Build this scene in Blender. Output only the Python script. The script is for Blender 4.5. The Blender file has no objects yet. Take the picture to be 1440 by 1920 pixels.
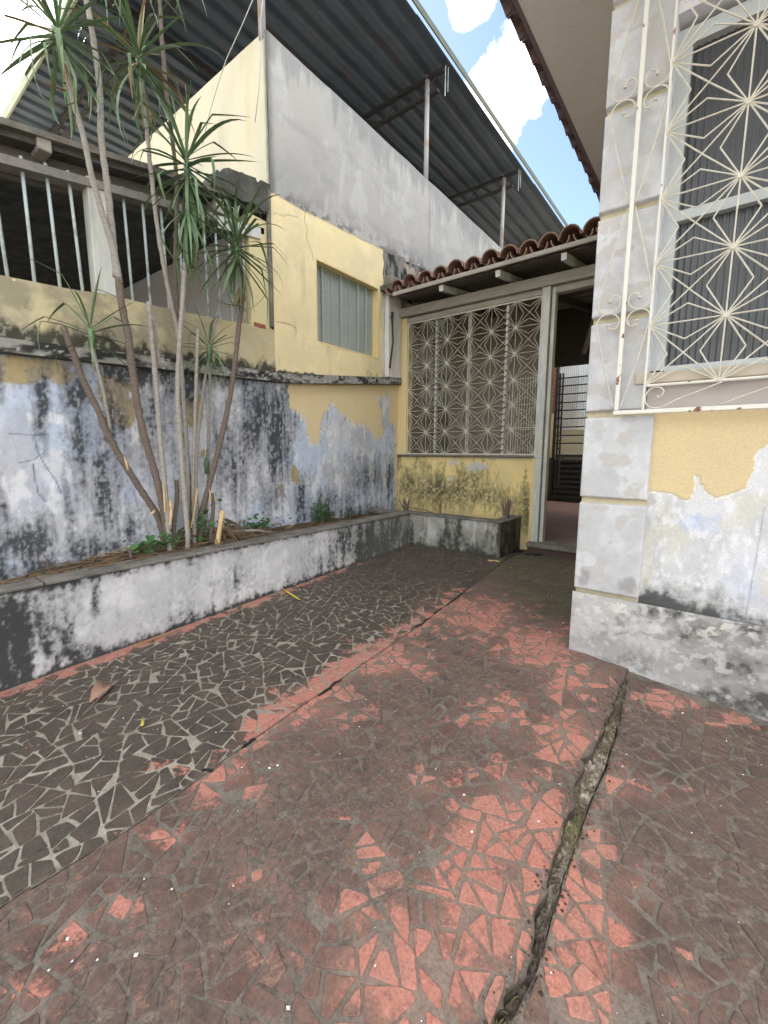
import bpy, math, random
import numpy as np
from mathutils import Vector, Matrix
random.seed(7); rng = np.random.default_rng(7)
SC = bpy.context.scene
COL = SC.collection

# ------------------------------------------------------------------ camera
F = 813.66                       # focal length in photo pixels (1440 wide)
YAW, PIT, ROL = -.65477, .13824, .0042
cy_, sy_, cp_, sp_ = math.cos(YAW), math.sin(YAW), math.cos(PIT), math.sin(PIT)
FW = np.array([sy_*cp_, cy_*cp_, -sp_]); R0 = np.array([cy_, -sy_, 0.]); U0 = np.cross(R0, FW)
RT = math.cos(ROL)*R0 + math.sin(ROL)*U0; UP = -math.sin(ROL)*R0 + math.cos(ROL)*U0
EYE = np.array([0., 0., 1.05])
cam = bpy.data.cameras.new('camera'); camo = bpy.data.objects.new('camera', cam); COL.objects.link(camo)
cam.sensor_fit = 'HORIZONTAL'; cam.sensor_width = 36; cam.lens = F/1440*36
cam.clip_start = .02; cam.clip_end = 2000
camo.matrix_world = Matrix(((RT[0], UP[0], -FW[0], EYE[0]), (RT[1], UP[1], -FW[1], EYE[1]), (RT[2], UP[2], -FW[2], EYE[2]), (0, 0, 0, 1)))
SC.camera = camo

# ------------------------------------------------------------------ sky, sun, exposure
SUN = np.array([-.77, .23, .60]); SUN /= np.linalg.norm(SUN)
EL = math.asin(SUN[2]); AZ = math.atan2(SUN[0], SUN[1])
w = bpy.data.worlds.new('World'); SC.world = w; w.use_nodes = True
nt = w.node_tree; nt.nodes.clear()
def N(nt, t, **kw):
    n = nt.nodes.new(t)
    for k, v in kw.items(): setattr(n, k, v)
    return n
out = N(nt, 'ShaderNodeOutputWorld'); bg = N(nt, 'ShaderNodeBackground'); sky = N(nt, 'ShaderNodeTexSky')
sky.sky_type = 'NISHITA'; sky.sun_disc = False; sky.sun_elevation = EL; sky.sun_rotation = AZ
sky.dust_density = .6; sky.air_density = 1.0; sky.ozone_density = 1.0
bg.inputs['Strength'].default_value = .072
tc = N(nt, 'ShaderNodeTexCoord')
nz = N(nt, 'ShaderNodeTexNoise'); nz.inputs['Scale'].default_value = 7; nz.inputs['Detail'].default_value = 9; nz.inputs['Roughness'].default_value = .62
nt.links.new(tc.outputs['Generated'], nz.inputs['Vector'])
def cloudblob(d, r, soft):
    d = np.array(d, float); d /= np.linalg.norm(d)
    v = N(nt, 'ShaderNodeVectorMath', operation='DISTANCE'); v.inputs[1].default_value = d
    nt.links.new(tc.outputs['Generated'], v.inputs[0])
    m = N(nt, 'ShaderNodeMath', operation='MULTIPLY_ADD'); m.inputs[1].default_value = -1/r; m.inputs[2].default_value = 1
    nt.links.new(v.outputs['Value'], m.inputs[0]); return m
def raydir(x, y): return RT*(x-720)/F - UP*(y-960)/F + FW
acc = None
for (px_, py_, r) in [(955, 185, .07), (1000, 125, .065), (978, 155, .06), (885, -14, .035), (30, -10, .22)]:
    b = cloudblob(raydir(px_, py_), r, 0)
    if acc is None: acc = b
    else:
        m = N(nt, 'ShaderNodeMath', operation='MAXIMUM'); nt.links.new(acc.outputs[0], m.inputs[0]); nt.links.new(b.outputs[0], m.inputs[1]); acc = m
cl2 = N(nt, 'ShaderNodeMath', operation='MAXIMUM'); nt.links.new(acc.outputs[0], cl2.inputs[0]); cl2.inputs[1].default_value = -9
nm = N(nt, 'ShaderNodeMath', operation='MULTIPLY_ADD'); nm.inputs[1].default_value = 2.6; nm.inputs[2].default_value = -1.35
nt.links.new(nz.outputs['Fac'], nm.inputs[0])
gap = cloudblob(raydir(1040, 160), .85, 0)            # blue gap in view; unseen cloud cover around it is added as fill light
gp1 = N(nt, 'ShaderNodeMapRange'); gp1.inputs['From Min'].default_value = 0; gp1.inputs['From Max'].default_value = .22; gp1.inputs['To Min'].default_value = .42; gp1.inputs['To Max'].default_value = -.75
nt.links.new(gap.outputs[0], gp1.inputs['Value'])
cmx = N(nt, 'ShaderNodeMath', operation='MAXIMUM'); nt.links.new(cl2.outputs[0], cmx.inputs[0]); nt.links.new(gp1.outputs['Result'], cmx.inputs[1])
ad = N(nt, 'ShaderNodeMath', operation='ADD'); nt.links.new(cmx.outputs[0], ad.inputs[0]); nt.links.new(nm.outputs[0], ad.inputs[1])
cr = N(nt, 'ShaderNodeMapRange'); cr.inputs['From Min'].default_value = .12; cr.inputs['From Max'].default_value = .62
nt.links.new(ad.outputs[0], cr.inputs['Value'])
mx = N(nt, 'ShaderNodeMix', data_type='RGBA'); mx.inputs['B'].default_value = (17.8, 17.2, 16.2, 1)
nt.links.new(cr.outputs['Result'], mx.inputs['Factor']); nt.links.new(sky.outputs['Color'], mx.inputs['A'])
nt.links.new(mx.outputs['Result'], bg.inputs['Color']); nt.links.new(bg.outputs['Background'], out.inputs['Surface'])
sl = bpy.data.lights.new('sun', 'SUN'); sl.energy = 3.0; sl.angle = math.radians(.6); sl.color = (1, .95, .86)
so = bpy.data.objects.new('sun', sl); COL.objects.link(so)
so.rotation_euler = Vector(SUN).to_track_quat('Z', 'Y').to_euler()
SC.view_settings.view_transform = 'Standard'; SC.view_settings.look = 'None'; SC.view_settings.gamma = 1
SC.view_settings.use_curve_mapping = False; SC.view_settings.exposure = 2.02
SC.render.engine = 'CYCLES'
SC.cycles.max_bounces = 8; SC.cycles.diffuse_bounces = 5

# ------------------------------------------------------------------ measuring helpers (photo pixel -> point on a plane)
def at(ax, val, x, y):
    d = raydir(x, y); t = (val-EYE[ax])/d[ax]; return EYE+d*t
def AX(v, x, y): return at(0, v, x, y)
def AY(v, x, y): return at(1, v, x, y)
def AZ_(v, x, y): return at(2, v, x, y)
def px(P):
    d = np.asarray(P)-EYE; z = d@FW; z = np.where(np.abs(z) < .05, .05, z)
    return 720+F*(d@RT)/z, 960-F*(d@UP)/z

# ------------------------------------------------------------------ noise (numpy)
def _h(i, j, s):
    n = (i.astype(np.int64)*374761393 + j.astype(np.int64)*668265263 + s*1442695041) & 0xffffffff
    n = ((n ^ (n >> 13))*1274126177) & 0xffffffff
    return ((n ^ (n >> 16)) & 0xffff)/65535.
def vn(x, y, s=0):
    i = np.floor(x); j = np.floor(y); fx = x-i; fy = y-j; fx = fx*fx*(3-2*fx); fy = fy*fy*(3-2*fy)
    a, b, c, d = _h(i, j, s), _h(i+1, j, s), _h(i, j+1, s), _h(i+1, j+1, s)
    return (a*(1-fx)+b*fx)*(1-fy)+(c*(1-fx)+d*fx)*fy
def fbm(x, y, s=0, o=5, r=.55):
    t = 0; a = 1; n = 0
    for k in range(o):
        t = t+a*vn(x*2**k+17.3*k, y*2**k+9.1*k, s+k); n += a; a *= r
    return t/n
def ss(a, b, x): t = np.clip((x-a)/(b-a), 0, 1); return t*t*(3-2*t)
def mixc(c, d, f): return c*(1-f)[:, None]+np.asarray(d)[None, :]*f[:, None] if np.ndim(d) == 1 else c*(1-f)[:, None]+d*f[:, None]
def inside(poly, x, y):
    r = np.zeros(x.shape, bool); n = len(poly)
    for k in range(n):
        x1, y1 = poly[k]; x2, y2 = poly[(k+1) % n]
        c = ((y1 > y) != (y2 > y)) & (x < (x2-x1)*(y-y1)/((y2-y1) or 1e-9)+x1); r ^= c
    return r
def boxm(u, v, x0, x1, y0, y1, s): return ss(x0-s, x0+s, u)*(1-ss(x1-s, x1+s, u))*ss(y0-s, y0+s, v)*(1-ss(y1-s, y1+s, v))
def bl(u, v, L):
    """largest of soft elliptical patches (cx, cy, rx, ry, strength)"""
    m = np.zeros(u.shape)
    for cx, cy, rx, ry, a in L: m = np.maximum(m, a*np.exp(-((u-cx)/rx)**2-((v-cy)/ry)**2))
    return m

# ------------------------------------------------------------------ materials
def mat(name, col=(.5, .5, .5), rough=.8, metal=0, noise=0, nscale=8, col2=None, bump=0, bscale=40, attr=None, spec=.3, stretch=(1, 1, 1), fine=.0):
    m = bpy.data.materials.new(name); m.use_nodes = True; nt = m.node_tree; b = nt.nodes['Principled BSDF']
    b.inputs['Roughness'].default_value = rough; b.inputs['Metallic'].default_value = metal; b.inputs['Specular IOR Level'].default_value = spec
    tcn = N(nt, 'ShaderNodeNewGeometry'); mp = N(nt, 'ShaderNodeMapping'); mp.inputs['Scale'].default_value = stretch
    nt.links.new(tcn.outputs['Position'], mp.inputs['Vector'])
    src = None
    if attr:
        a = N(nt, 'ShaderNodeAttribute', attribute_name=attr); src = a.outputs['Color']
    else:
        rgb = N(nt, 'ShaderNodeRGB'); rgb.outputs[0].default_value = (*col, 1); src = rgb.outputs[0]
    if noise and col2 is not None:
        t = N(nt, 'ShaderNodeTexNoise'); t.inputs['Scale'].default_value = nscale; t.inputs['Detail'].default_value = 7; t.inputs['Roughness'].default_value = .65
        nt.links.new(mp.outputs['Vector'], t.inputs['Vector'])
        r = N(nt, 'ShaderNodeMapRange'); r.inputs['From Min'].default_value = .5-.22; r.inputs['From Max'].default_value = .5+.22; r.inputs['To Max'].default_value = noise
        nt.links.new(t.outputs['Fac'], r.inputs['Value'])
        x = N(nt, 'ShaderNodeMix', data_type='RGBA'); x.inputs['B'].default_value = (*col2, 1)
        nt.links.new(r.outputs['Result'], x.inputs['Factor']); nt.links.new(src, x.inputs['A']); src = x.outputs['Result']
    if fine:
        t = N(nt, 'ShaderNodeTexNoise'); t.inputs['Scale'].default_value = 260; t.inputs['Detail'].default_value = 4
        nt.links.new(tcn.outputs['Position'], t.inputs['Vector'])
        r = N(nt, 'ShaderNodeMapRange'); r.inputs['From Min'].default_value = .3; r.inputs['From Max'].default_value = .7; r.inputs['To Min'].default_value = 1-fine; r.inputs['To Max'].default_value = 1+fine
        nt.links.new(t.outputs['Fac'], r.inputs['Value'])
        x = N(nt, 'ShaderNodeVectorMath', operation='SCALE'); nt.links.new(src, x.inputs[0]); nt.links.new(r.outputs['Result'], x.inputs['Scale']); src = x.outputs['Vector']
    nt.links.new(src, b.inputs['Base Color'])
    if bump:
        t = N(nt, 'ShaderNodeTexNoise'); t.inputs['Scale'].default_value = bscale; t.inputs['Detail'].default_value = 8; t.inputs['Roughness'].default_value = .6
        nt.links.new(mp.outputs['Vector'], t.inputs['Vector'])
        bn = N(nt, 'ShaderNodeBump'); bn.inputs['Strength'].default_value = bump; bn.inputs['Distance'].default_value = .01
        nt.links.new(t.outputs['Fac'], bn.inputs['Height']); nt.links.new(bn.outputs['Normal'], b.inputs['Normal'])
    return m
M = {}
M['painted'] = mat('weathered_plaster', attr='Col', rough=.9, bump=.24, bscale=35, fine=.12, spec=.15)
M['smooth_painted'] = mat('smooth_plaster', attr='Col', rough=.85, bump=.2, bscale=22, fine=.06, spec=.2)
M['concrete'] = mat('old_concrete', (.24, .225, .20), .95, noise=.85, nscale=9, col2=(.06, .06, .055), bump=.5, bscale=50, fine=.15)
M['concrete_dark'] = mat('mouldy_concrete', (.12, .12, .11), .95, noise=.9, nscale=11, col2=(.028, .03, .028), bump=.6, bscale=45, fine=.2)
M['yellow'] = mat('yellow_wall_paint', (.70, .56, .29), .85, noise=.35, nscale=4, col2=(.60, .51, .32), bump=.2, bscale=30, fine=.05)
M['yellow_pale'] = mat('pale_yellow_wall_paint', (.66, .58, .33), .85, noise=.5, nscale=3, col2=(.50, .47, .34), bump=.15, bscale=25, stretch=(1, 1, .4))
M['white_wood'] = mat('peeling_white_wood', (.60, .63, .61), .7, noise=.65, nscale=22, col2=(.30, .29, .26), bump=.3, bscale=60, stretch=(1, 1, .25), fine=.08)
M['rail_wood'] = mat('dull_rail_wood', (.26, .25, .235), .85, noise=.8, nscale=18, col2=(.12, .115, .11), bump=.4)
M['limewash'] = mat('limewashed_pier', (.72, .72, .73), .85, noise=.7, nscale=12, col2=(.45, .44, .42), bump=.3, bscale=40, stretch=(1, 1, .3))
M['grey_wood'] = mat('weathered_grey_wood', (.40, .38, .34), .85, noise=.7, nscale=25, col2=(.17, .155, .14), bump=.4, bscale=60, stretch=(.2, .2, 1))
M['dark_wood'] = mat('dark_wood', (.12, .105, .095), .85, noise=.6, nscale=20, col2=(.05, .045, .042), bump=.3, bscale=50)
M['iron'] = mat('white_painted_iron', (.62, .61, .53), .45, noise=1, nscale=38, col2=(.46, .42, .34), bump=.1, bscale=200, spec=.5)
M['iron_rust'] = mat('white_painted_iron_rusting', (.70, .68, .60), .45, noise=.0, nscale=9)
def rusty(name, c0, c1, lo, hi, sc):
    m = mat(name, c0, .5, spec=.4); nt = m.node_tree; b = nt.nodes['Principled BSDF']
    g = N(nt, 'ShaderNodeNewGeometry'); t = N(nt, 'ShaderNodeTexNoise'); t.inputs['Scale'].default_value = sc; t.inputs['Detail'].default_value = 6
    nt.links.new(g.outputs['Position'], t.inputs['Vector'])
    r = N(nt, 'ShaderNodeMapRange'); r.inputs['From Min'].default_value = lo; r.inputs['From Max'].default_value = hi
    nt.links.new(t.outputs['Fac'], r.inputs['Value'])
    x = N(nt, 'ShaderNodeMix', data_type='RGBA'); x.inputs['A'].default_value = (*c0, 1); x.inputs['B'].default_value = (*c1, 1)
    nt.links.new(r.outputs['Result'], x.inputs['Factor']); nt.links.new(x.outputs['Result'], b.inputs['Base Color']); return m
M['iron_rust'] = rusty('white_iron_with_rust', (.66, .66, .60), (.20, .075, .035), .635, .67, 26)
M['post_rust'] = rusty('steel_post_with_rust', (.42, .42, .42), (.34, .17, .09), .52, .66, 5)
M['bar_blue'] = rusty('pale_blue_bar', (.42, .50, .52), (.22, .22, .20), .55, .7, 14)
M['shutter'] = mat('grey_green_steel_shutter', (.36, .41, .39), .5, noise=.5, nscale=6, col2=(.25, .29, .28), bump=.08, bscale=60, spec=.5)
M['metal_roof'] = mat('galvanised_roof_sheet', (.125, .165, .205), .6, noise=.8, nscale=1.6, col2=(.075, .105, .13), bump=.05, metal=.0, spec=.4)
def streaky(m, col):
    nt = m.node_tree; b = nt.nodes['Principled BSDF']; src = b.inputs['Base Color'].links[0].from_socket; g = N(nt, 'ShaderNodeNewGeometry'); mp = N(nt, 'ShaderNodeMapping'); mp.inputs['Scale'].default_value = (5, .5, 1)
    nt.links.new(g.outputs['Position'], mp.inputs['Vector']); t = N(nt, 'ShaderNodeTexNoise'); t.inputs['Scale'].default_value = 2.2; t.inputs['Detail'].default_value = 8; nt.links.new(mp.outputs['Vector'], t.inputs['Vector'])
    r = N(nt, 'ShaderNodeMapRange'); r.inputs['From Min'].default_value = .56; r.inputs['From Max'].default_value = .74; r.inputs['To Max'].default_value = .8; nt.links.new(t.outputs['Fac'], r.inputs['Value'])
    x = N(nt, 'ShaderNodeMix', data_type='RGBA'); x.inputs['B'].default_value = (*col, 1); nt.links.new(r.outputs['Result'], x.inputs['Factor']); nt.links.new(src, x.inputs['A']); nt.links.new(x.outputs['Result'], b.inputs['Base Color'])
streaky(M['metal_roof'], (.17, .13, .11))
M['steel_dark'] = mat('dark_steel', (.035, .038, .045), .6, noise=.5, nscale=10, col2=(.06, .045, .035))
M['terracotta'] = mat('old_terracotta', (.34, .20, .15), .9, noise=.9, nscale=18, col2=(.12, .095, .085), bump=.5, bscale=60, fine=.12)
M['stucco'] = mat('grey_stucco_soffit', (.78, .79, .86), .95, noise=.6, nscale=2.2, col2=(.64, .65, .70), bump=.4, bscale=90, fine=.1)
M['glass_dark'] = mat('dark_ribbed_pane', (.050, .056, .062), .35, noise=.5, nscale=5, col2=(.085, .09, .095), spec=.6)
M['frame_blue'] = mat('pale_blue_grey_frame', (.52, .57, .58), .5, noise=.5, nscale=12, col2=(.40, .42, .42), bump=.15, bscale=60, fine=.05)
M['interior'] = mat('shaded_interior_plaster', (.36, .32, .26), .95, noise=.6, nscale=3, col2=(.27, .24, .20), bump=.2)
M['interior_pale'] = mat('lightened_interior', (.80, .80, .80), .95, noise=.4, nscale=3, col2=(.6, .62, .64))  # albedo raised to brighten the enclosed porch, light put into the colour
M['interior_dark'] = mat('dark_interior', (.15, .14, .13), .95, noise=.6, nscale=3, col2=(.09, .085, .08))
M['red_floor'] = mat('red_cement_floor', (.30, .17, .13), .6, noise=.8, nscale=7, col2=(.15, .11, .09))
M['brick'] = mat('red_brick', (.36, .12, .07), .95, noise=.8, nscale=20, col2=(.22, .09, .06), bump=.5)
M['frosted'] = mat('frosted_ribbed_panel', (.86, .88, .90), .5, noise=.4, nscale=3, col2=(.75, .80, .78))
M['soil'] = mat('dry_soil', (.085, .06, .04), 1, noise=.9, nscale=25, col2=(.035, .028, .02), bump=1, bscale=60, fine=.3)
M['ground'] = mat('bare_ground', (.34, .29, .23), 1, noise=.7, nscale=2, col2=(.26, .22, .17), bump=.5)
M['leaf'] = mat('dracaena_leaf', (.070, .135, .068), .42, noise=.8, nscale=11, col2=(.17, .25, .12), spec=.45)
M['leaf_dry'] = mat('dry_leaf', (.30, .21, .10), .8, noise=.7, nscale=20, col2=(.17, .11, .06))
M['litter'] = mat('brown_litter', (.22, .15, .09), .9, noise=.9, nscale=30, col2=(.08, .055, .035))
M['leaf_yellow'] = mat('yellowed_leaf', (.50, .42, .07), .6)
M['weed'] = mat('weed_leaf', (.035, .11, .025), .5, noise=.7, nscale=30, col2=(.07, .16, .05), spec=.4)
M['bark'] = mat('grey_bark', (.40, .375, .345), .9, noise=.9, nscale=40, col2=(.22, .20, .18), bump=.6, bscale=120, stretch=(1, 1, 2.5), fine=.12)
M['bark_brown'] = mat('brown_bark', (.20, .16, .135), .9, noise=.9, nscale=40, col2=(.10, .08, .065), bump=.6, bscale=120, stretch=(1, 1, 2.5), fine=.12)
M['cut_wood'] = mat('fresh_cut_wood', (.62, .46, .24), .8, noise=.7, nscale=50, col2=(.42, .28, .13), stretch=(1, 1, .2))
M['wire'] = mat('pale_cable', (.45, .45, .43), .6)
M['black'] = mat('black_rubbish', (.015, .015, .015), .5)
M['white_bit'] = mat('white_crumb', (.75, .73, .70), .8)

# ------------------------------------------------------------------ mesh helpers
def tag(o, label=None, cat=None, group=None, kind=None):
    if label: o['label'] = label
    if cat: o['category'] = cat
    if group: o['group'] = group
    if kind: o['kind'] = kind
    return o
def link(name, me, parent=None):
    o = bpy.data.objects.new(name, me); COL.objects.link(o)
    if parent is not None: o.parent = parent
    return o
def empty(name, label, cat, group=None, loc=None):
    o = bpy.data.objects.new(name, None); COL.objects.link(o); o.empty_display_size = .1
    return tag(o, label, cat, group)
def mesh(name, V, Fc, m, smooth=False, col=None, attrs=None):
    me = bpy.data.meshes.new(name); V = np.asarray(V, np.float32)
    if isinstance(Fc, np.ndarray):
        n, k = Fc.shape; me.vertices.add(len(V)); me.vertices.foreach_set('co', V.ravel())
        me.loops.add(n*k); me.loops.foreach_set('vertex_index', Fc.ravel().astype(np.int32))
        me.polygons.add(n); me.polygons.foreach_set('loop_start', np.arange(0, n*k, k, dtype=np.int32))
        me.polygons.foreach_set('loop_total', np.full(n, k, np.int32)); me.update(calc_edges=True)
    else: me.from_pydata(V.tolist(), [], Fc)
    if smooth: me.polygons.foreach_set('use_smooth', np.ones(len(me.polygons), bool))
    if col is not None:
        a = me.attributes.new('Col', 'FLOAT_COLOR', 'POINT'); c = np.ones((len(V), 4), np.float32); c[:, :3] = col; a.data.foreach_set('color', c.ravel())
    for k, v in (attrs or {}).items():
        a = me.attributes.new(k, 'FLOAT', 'POINT'); a.data.foreach_set('value', np.asarray(v, np.float32))
    me.materials.append(M[m] if isinstance(m, str) else m); me.validate(); return me
class MB:
    def __init__(s): s.v = []; s.f = []
    def add(s, v, f):
        o = len(s.v); s.v += [tuple(p) for p in v]; s.f += [tuple(i+o for i in q) for q in f]; return s
    def box(s, x0, x1, y0, y1, z0, z1):
        return s.hexa([(x0, y0, z0), (x1, y0, z0), (x1, y1, z0), (x0, y1, z0), (x0, y0, z1), (x1, y0, z1), (x1, y1, z1), (x0, y1, z1)])
    def hexa(s, v): return s.add(v, [(0, 3, 2, 1), (4, 5, 6, 7), (0, 1, 5, 4), (1, 2, 6, 5), (2, 3, 7, 6), (3, 0, 4, 7)])
    def tube(s, pts, r, n=6, cap=True):
        pts = [np.array(p, float) for p in pts]; k = len(pts); r = [r]*k if np.isscalar(r) else r; V = []; prev = None
        for i in range(k):
            d = pts[min(i+1, k-1)]-pts[max(i-1, 0)]; d /= np.linalg.norm(d)+1e-9
            a = prev if prev is not None else np.cross(d, (0, 0, 1.) if abs(d[2]) < .9 else (1., 0, 0)); a = a-d*(a@d); a /= np.linalg.norm(a)+1e-9; prev = a; b = np.cross(d, a)
            for j in range(n): t = 2*math.pi*j/n; V.append(pts[i]+r[i]*(a*math.cos(t)+b*math.sin(t)))
        Fc = [(i*n+j, i*n+(j+1) % n, (i+1)*n+(j+1) % n, (i+1)*n+j) for i in range(k-1) for j in range(n)]
        if cap: Fc += [tuple(range(n-1, -1, -1)), tuple((k-1)*n+j for j in range(n))]
        return s.add(V, Fc)
    def build(s, name, m, parent=None, smooth=False, bevel=0):
        o = link(name, mesh(name, s.v, s.f, m, smooth), parent)
        if bevel:
            b = o.modifiers.new('bevel', 'BEVEL'); b.width = bevel; b.segments = 2; b.limit_method = 'ANGLE'
        return o
def box(name, m, parent, x0, x1, y0, y1, z0, z1, bevel=0): return MB().box(x0, x1, y0, y1, z0, z1).build(name, m, parent, bevel=bevel)
def beam(name, m, parent, a, b, wx, wz, bevel=0):
    """box-section beam from a to b, width wx across, height wz"""
    a = np.array(a, float); b = np.array(b, float); d = b-a; d /= np.linalg.norm(d)
    s = np.cross(d, (0, 0, 1.)); s = np.array((1., 0, 0)) if np.linalg.norm(s) < .1 else s/np.linalg.norm(s); u = np.cross(s, d)
    q = [p+s*i*wx/2+u*j*wz/2 for p in (a, b) for i, j in ((-1, -1), (1, -1), (1, 1), (-1, 1))]
    return MB().hexa([q[0], q[1], q[2], q[3], q[4], q[5], q[6], q[7]]).build(name, m, parent, bevel=bevel)
def grid(P, name, paint, m, parent, disp=None, normal=(1, 0, 0), hole=None, smooth=True):
    """P: (nu, nv, 3) array of points; paint(points, u, v) -> colours"""
    nu, nv, _ = P.shape; V = P.reshape(-1, 3).copy(); u, v = px(V); c = paint(V, u, v)
    h = None
    if isinstance(c, tuple): c, h = c
    if h is not None: V = V+np.outer(h, normal)
    i = np.arange(nu*nv).reshape(nu, nv)
    Q = np.stack([i[:-1, :-1], i[1:, :-1], i[1:, 1:], i[:-1, 1:]], -1).reshape(-1, 4)
    if hole is not None:
        cc = P.reshape(-1, 3)[Q].mean(1); Q = Q[~hole(cc)]
    return link(name, mesh(name, V, Q, m, smooth, np.clip(c, .003, .95)), parent)
def ruled(A, B, nu, nv):
    """points between polyline function A(t) and B(t)"""
    t = np.linspace(0, 1, nu); s = np.linspace(0, 1, nv); a = A(t); b = B(t)
    return a[:, None, :]*(1-s)[None, :, None]+b[:, None, :]*s[None, :, None]
def lerpline(xs, ys): return lambda q: np.interp(q, xs, ys)
def C3(n, c): return np.tile(np.array(c, float), (n, 1))

# key planes
XW = -2.78       # left boundary wall / neighbour's side wall
XR = -2.29       # outer face of the planter
YB = 3.854       # porch wall
YH = 2.10        # front wall of the house
def zf(x, y):    # the patio slopes up towards the porch
    x = np.asarray(x, float); y = np.asarray(y, float)
    return .035+.04*np.minimum(y, 3.4)-.10*np.clip(x+.42, 0, 1.2)+.006*(fbm(x*2.2+9, y*2.2, 3)-.5)

# ================================================================== LARGE STRUCTURE
# ---- far ground
g = MB(); g.add([(-300, -300, -.12), (300, -300, -.12), (300, 300, -.12), (-300, 300, -.12)], [(0, 1, 2, 3)])
tag(g.build('ground', 'ground'), kind='structure')

# ---- patio slabs
CK = np.array([[.0, -.235], [.4, -.235], [.611, -.235], [.671, -.231], [.761, -.223], [.853, -.233], [.941, -.231], [1.051, -.245], [1.191, -.249], [1.33, -.262], [1.534, -.251], [1.784, -.246], [2.03, -.245]])
CR = np.array([[.0, -.21], [.4, -.213], [.625, -.217], [.678, -.208], [.767, -.199], [.888, -.204], [.99, -.209], [1.1, -.205], [1.244, -.208], [1.432, -.199], [1.728, -.21], [1.981, -.231], [2.03, -.243]])
def cl(y): y = np.asarray(y, float); return np.interp(y, CK[:, 0], CK[:, 1])+.005+np.where(y < 1.98, .046*(fbm(y*18, y*0+3, 5, 6, .72)-.5), 0)
def crr(y): y = np.asarray(y, float); return np.interp(y, CR[:, 0], CR[:, 1])+np.where(y < 1.98, .006*(fbm(y*10, y*0+8, 6, 4)-.5), 0)
XC = lambda y: np.interp(y, [0, .4, .74, 1.14, 1.93, 2.57, 3.0, 3.4], [-1.2, -1.16, -1.187, -1.2, -1.222, -1.27, -1.3, -1.33])

def clean_field(x, y):
    """how far the dirt has worn off the red pieces (0 black with grime, 1 bare red)"""
    P = np.stack([x, y, zf(x, y)], -1); u, v = px(P)
    L = [(760, 1830, 170, 120, .95), (900, 1700, 130, 130, .95), (960, 1560, 110, 110, .95), (1100, 1800, 90, 200, .95), (1010, 1600, 60, 120, .9), (1110, 1560, 40, 60, .9),
         (1060, 1380, 60, 60, .8), (940, 1340, 80, 50, .55), (1080, 1280, 80, 40, .7), (1010, 1210, 90, 60, .75), (900, 1160, 90, 45, .8), (720, 1240, 110, 40, .8), (560, 1320, 110, 45, .75), (400, 1450, 110, 50, .55), (830, 1130, 60, 30, .8),
         (1250, 1310, 90, 25, .75), (1370, 1340, 90, 20, .6), (1160, 1470, 50, 50, .7), (1240, 1480, 50, 30, .5), (660, 1720, 90, 60, .6), (800, 1480, 60, 30, .45), (120, 1740, 60, 40, .45), (230, 1700, 40, 25, .55),
         (480, 1640, 60, 50, .45), (60, 1870, 60, 50, .45), (330, 1570, 50, 20, .5), (1200, 1650, 60, 60, .5), (700, 1600, 60, 60, .5), (1300, 1850, 120, 80, .3),
         (250, 1500, 60, 40, .35), (60, 1420, 60, 30, .35)]
    m = bl(u, v, L)*np.where(x < XC(y), .55, 1.)
    m = np.maximum(m, (.25+1.1*fbm(y*5, x*3, 23, 4))*np.exp(-((x-XR-.02)/(.035+.07*fbm(y*4, x*0, 24)))**2)*(1-ss(2.3, 2.8, y))); m = np.maximum(m, .72*np.exp(-((x-XC(y)+.03)/.09)**2)*ss(.6, .9, y)*(1-ss(2.4, 2.7, y)))
    return np.clip(m*(.6+.8*fbm(x*6, y*6, 27, 4))+.30*(fbm(x*9, y*9, 21, 5)-.45), 0, 1)
def mud_field(x, y):
    P = np.stack([x, y, zf(x, y)], -1); u, v = px(P)
    return np.clip(bl(u, v, [(1060, 1110, 75, 52, 1.35), (1000, 1060, 90, 40, 1.1), (950, 1075, 60, 30, .7), (1000, 1105, 60, 35, .9)])+.5*(fbm(x*9, y*9, 33, 4)-.5), 0, 1)

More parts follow.
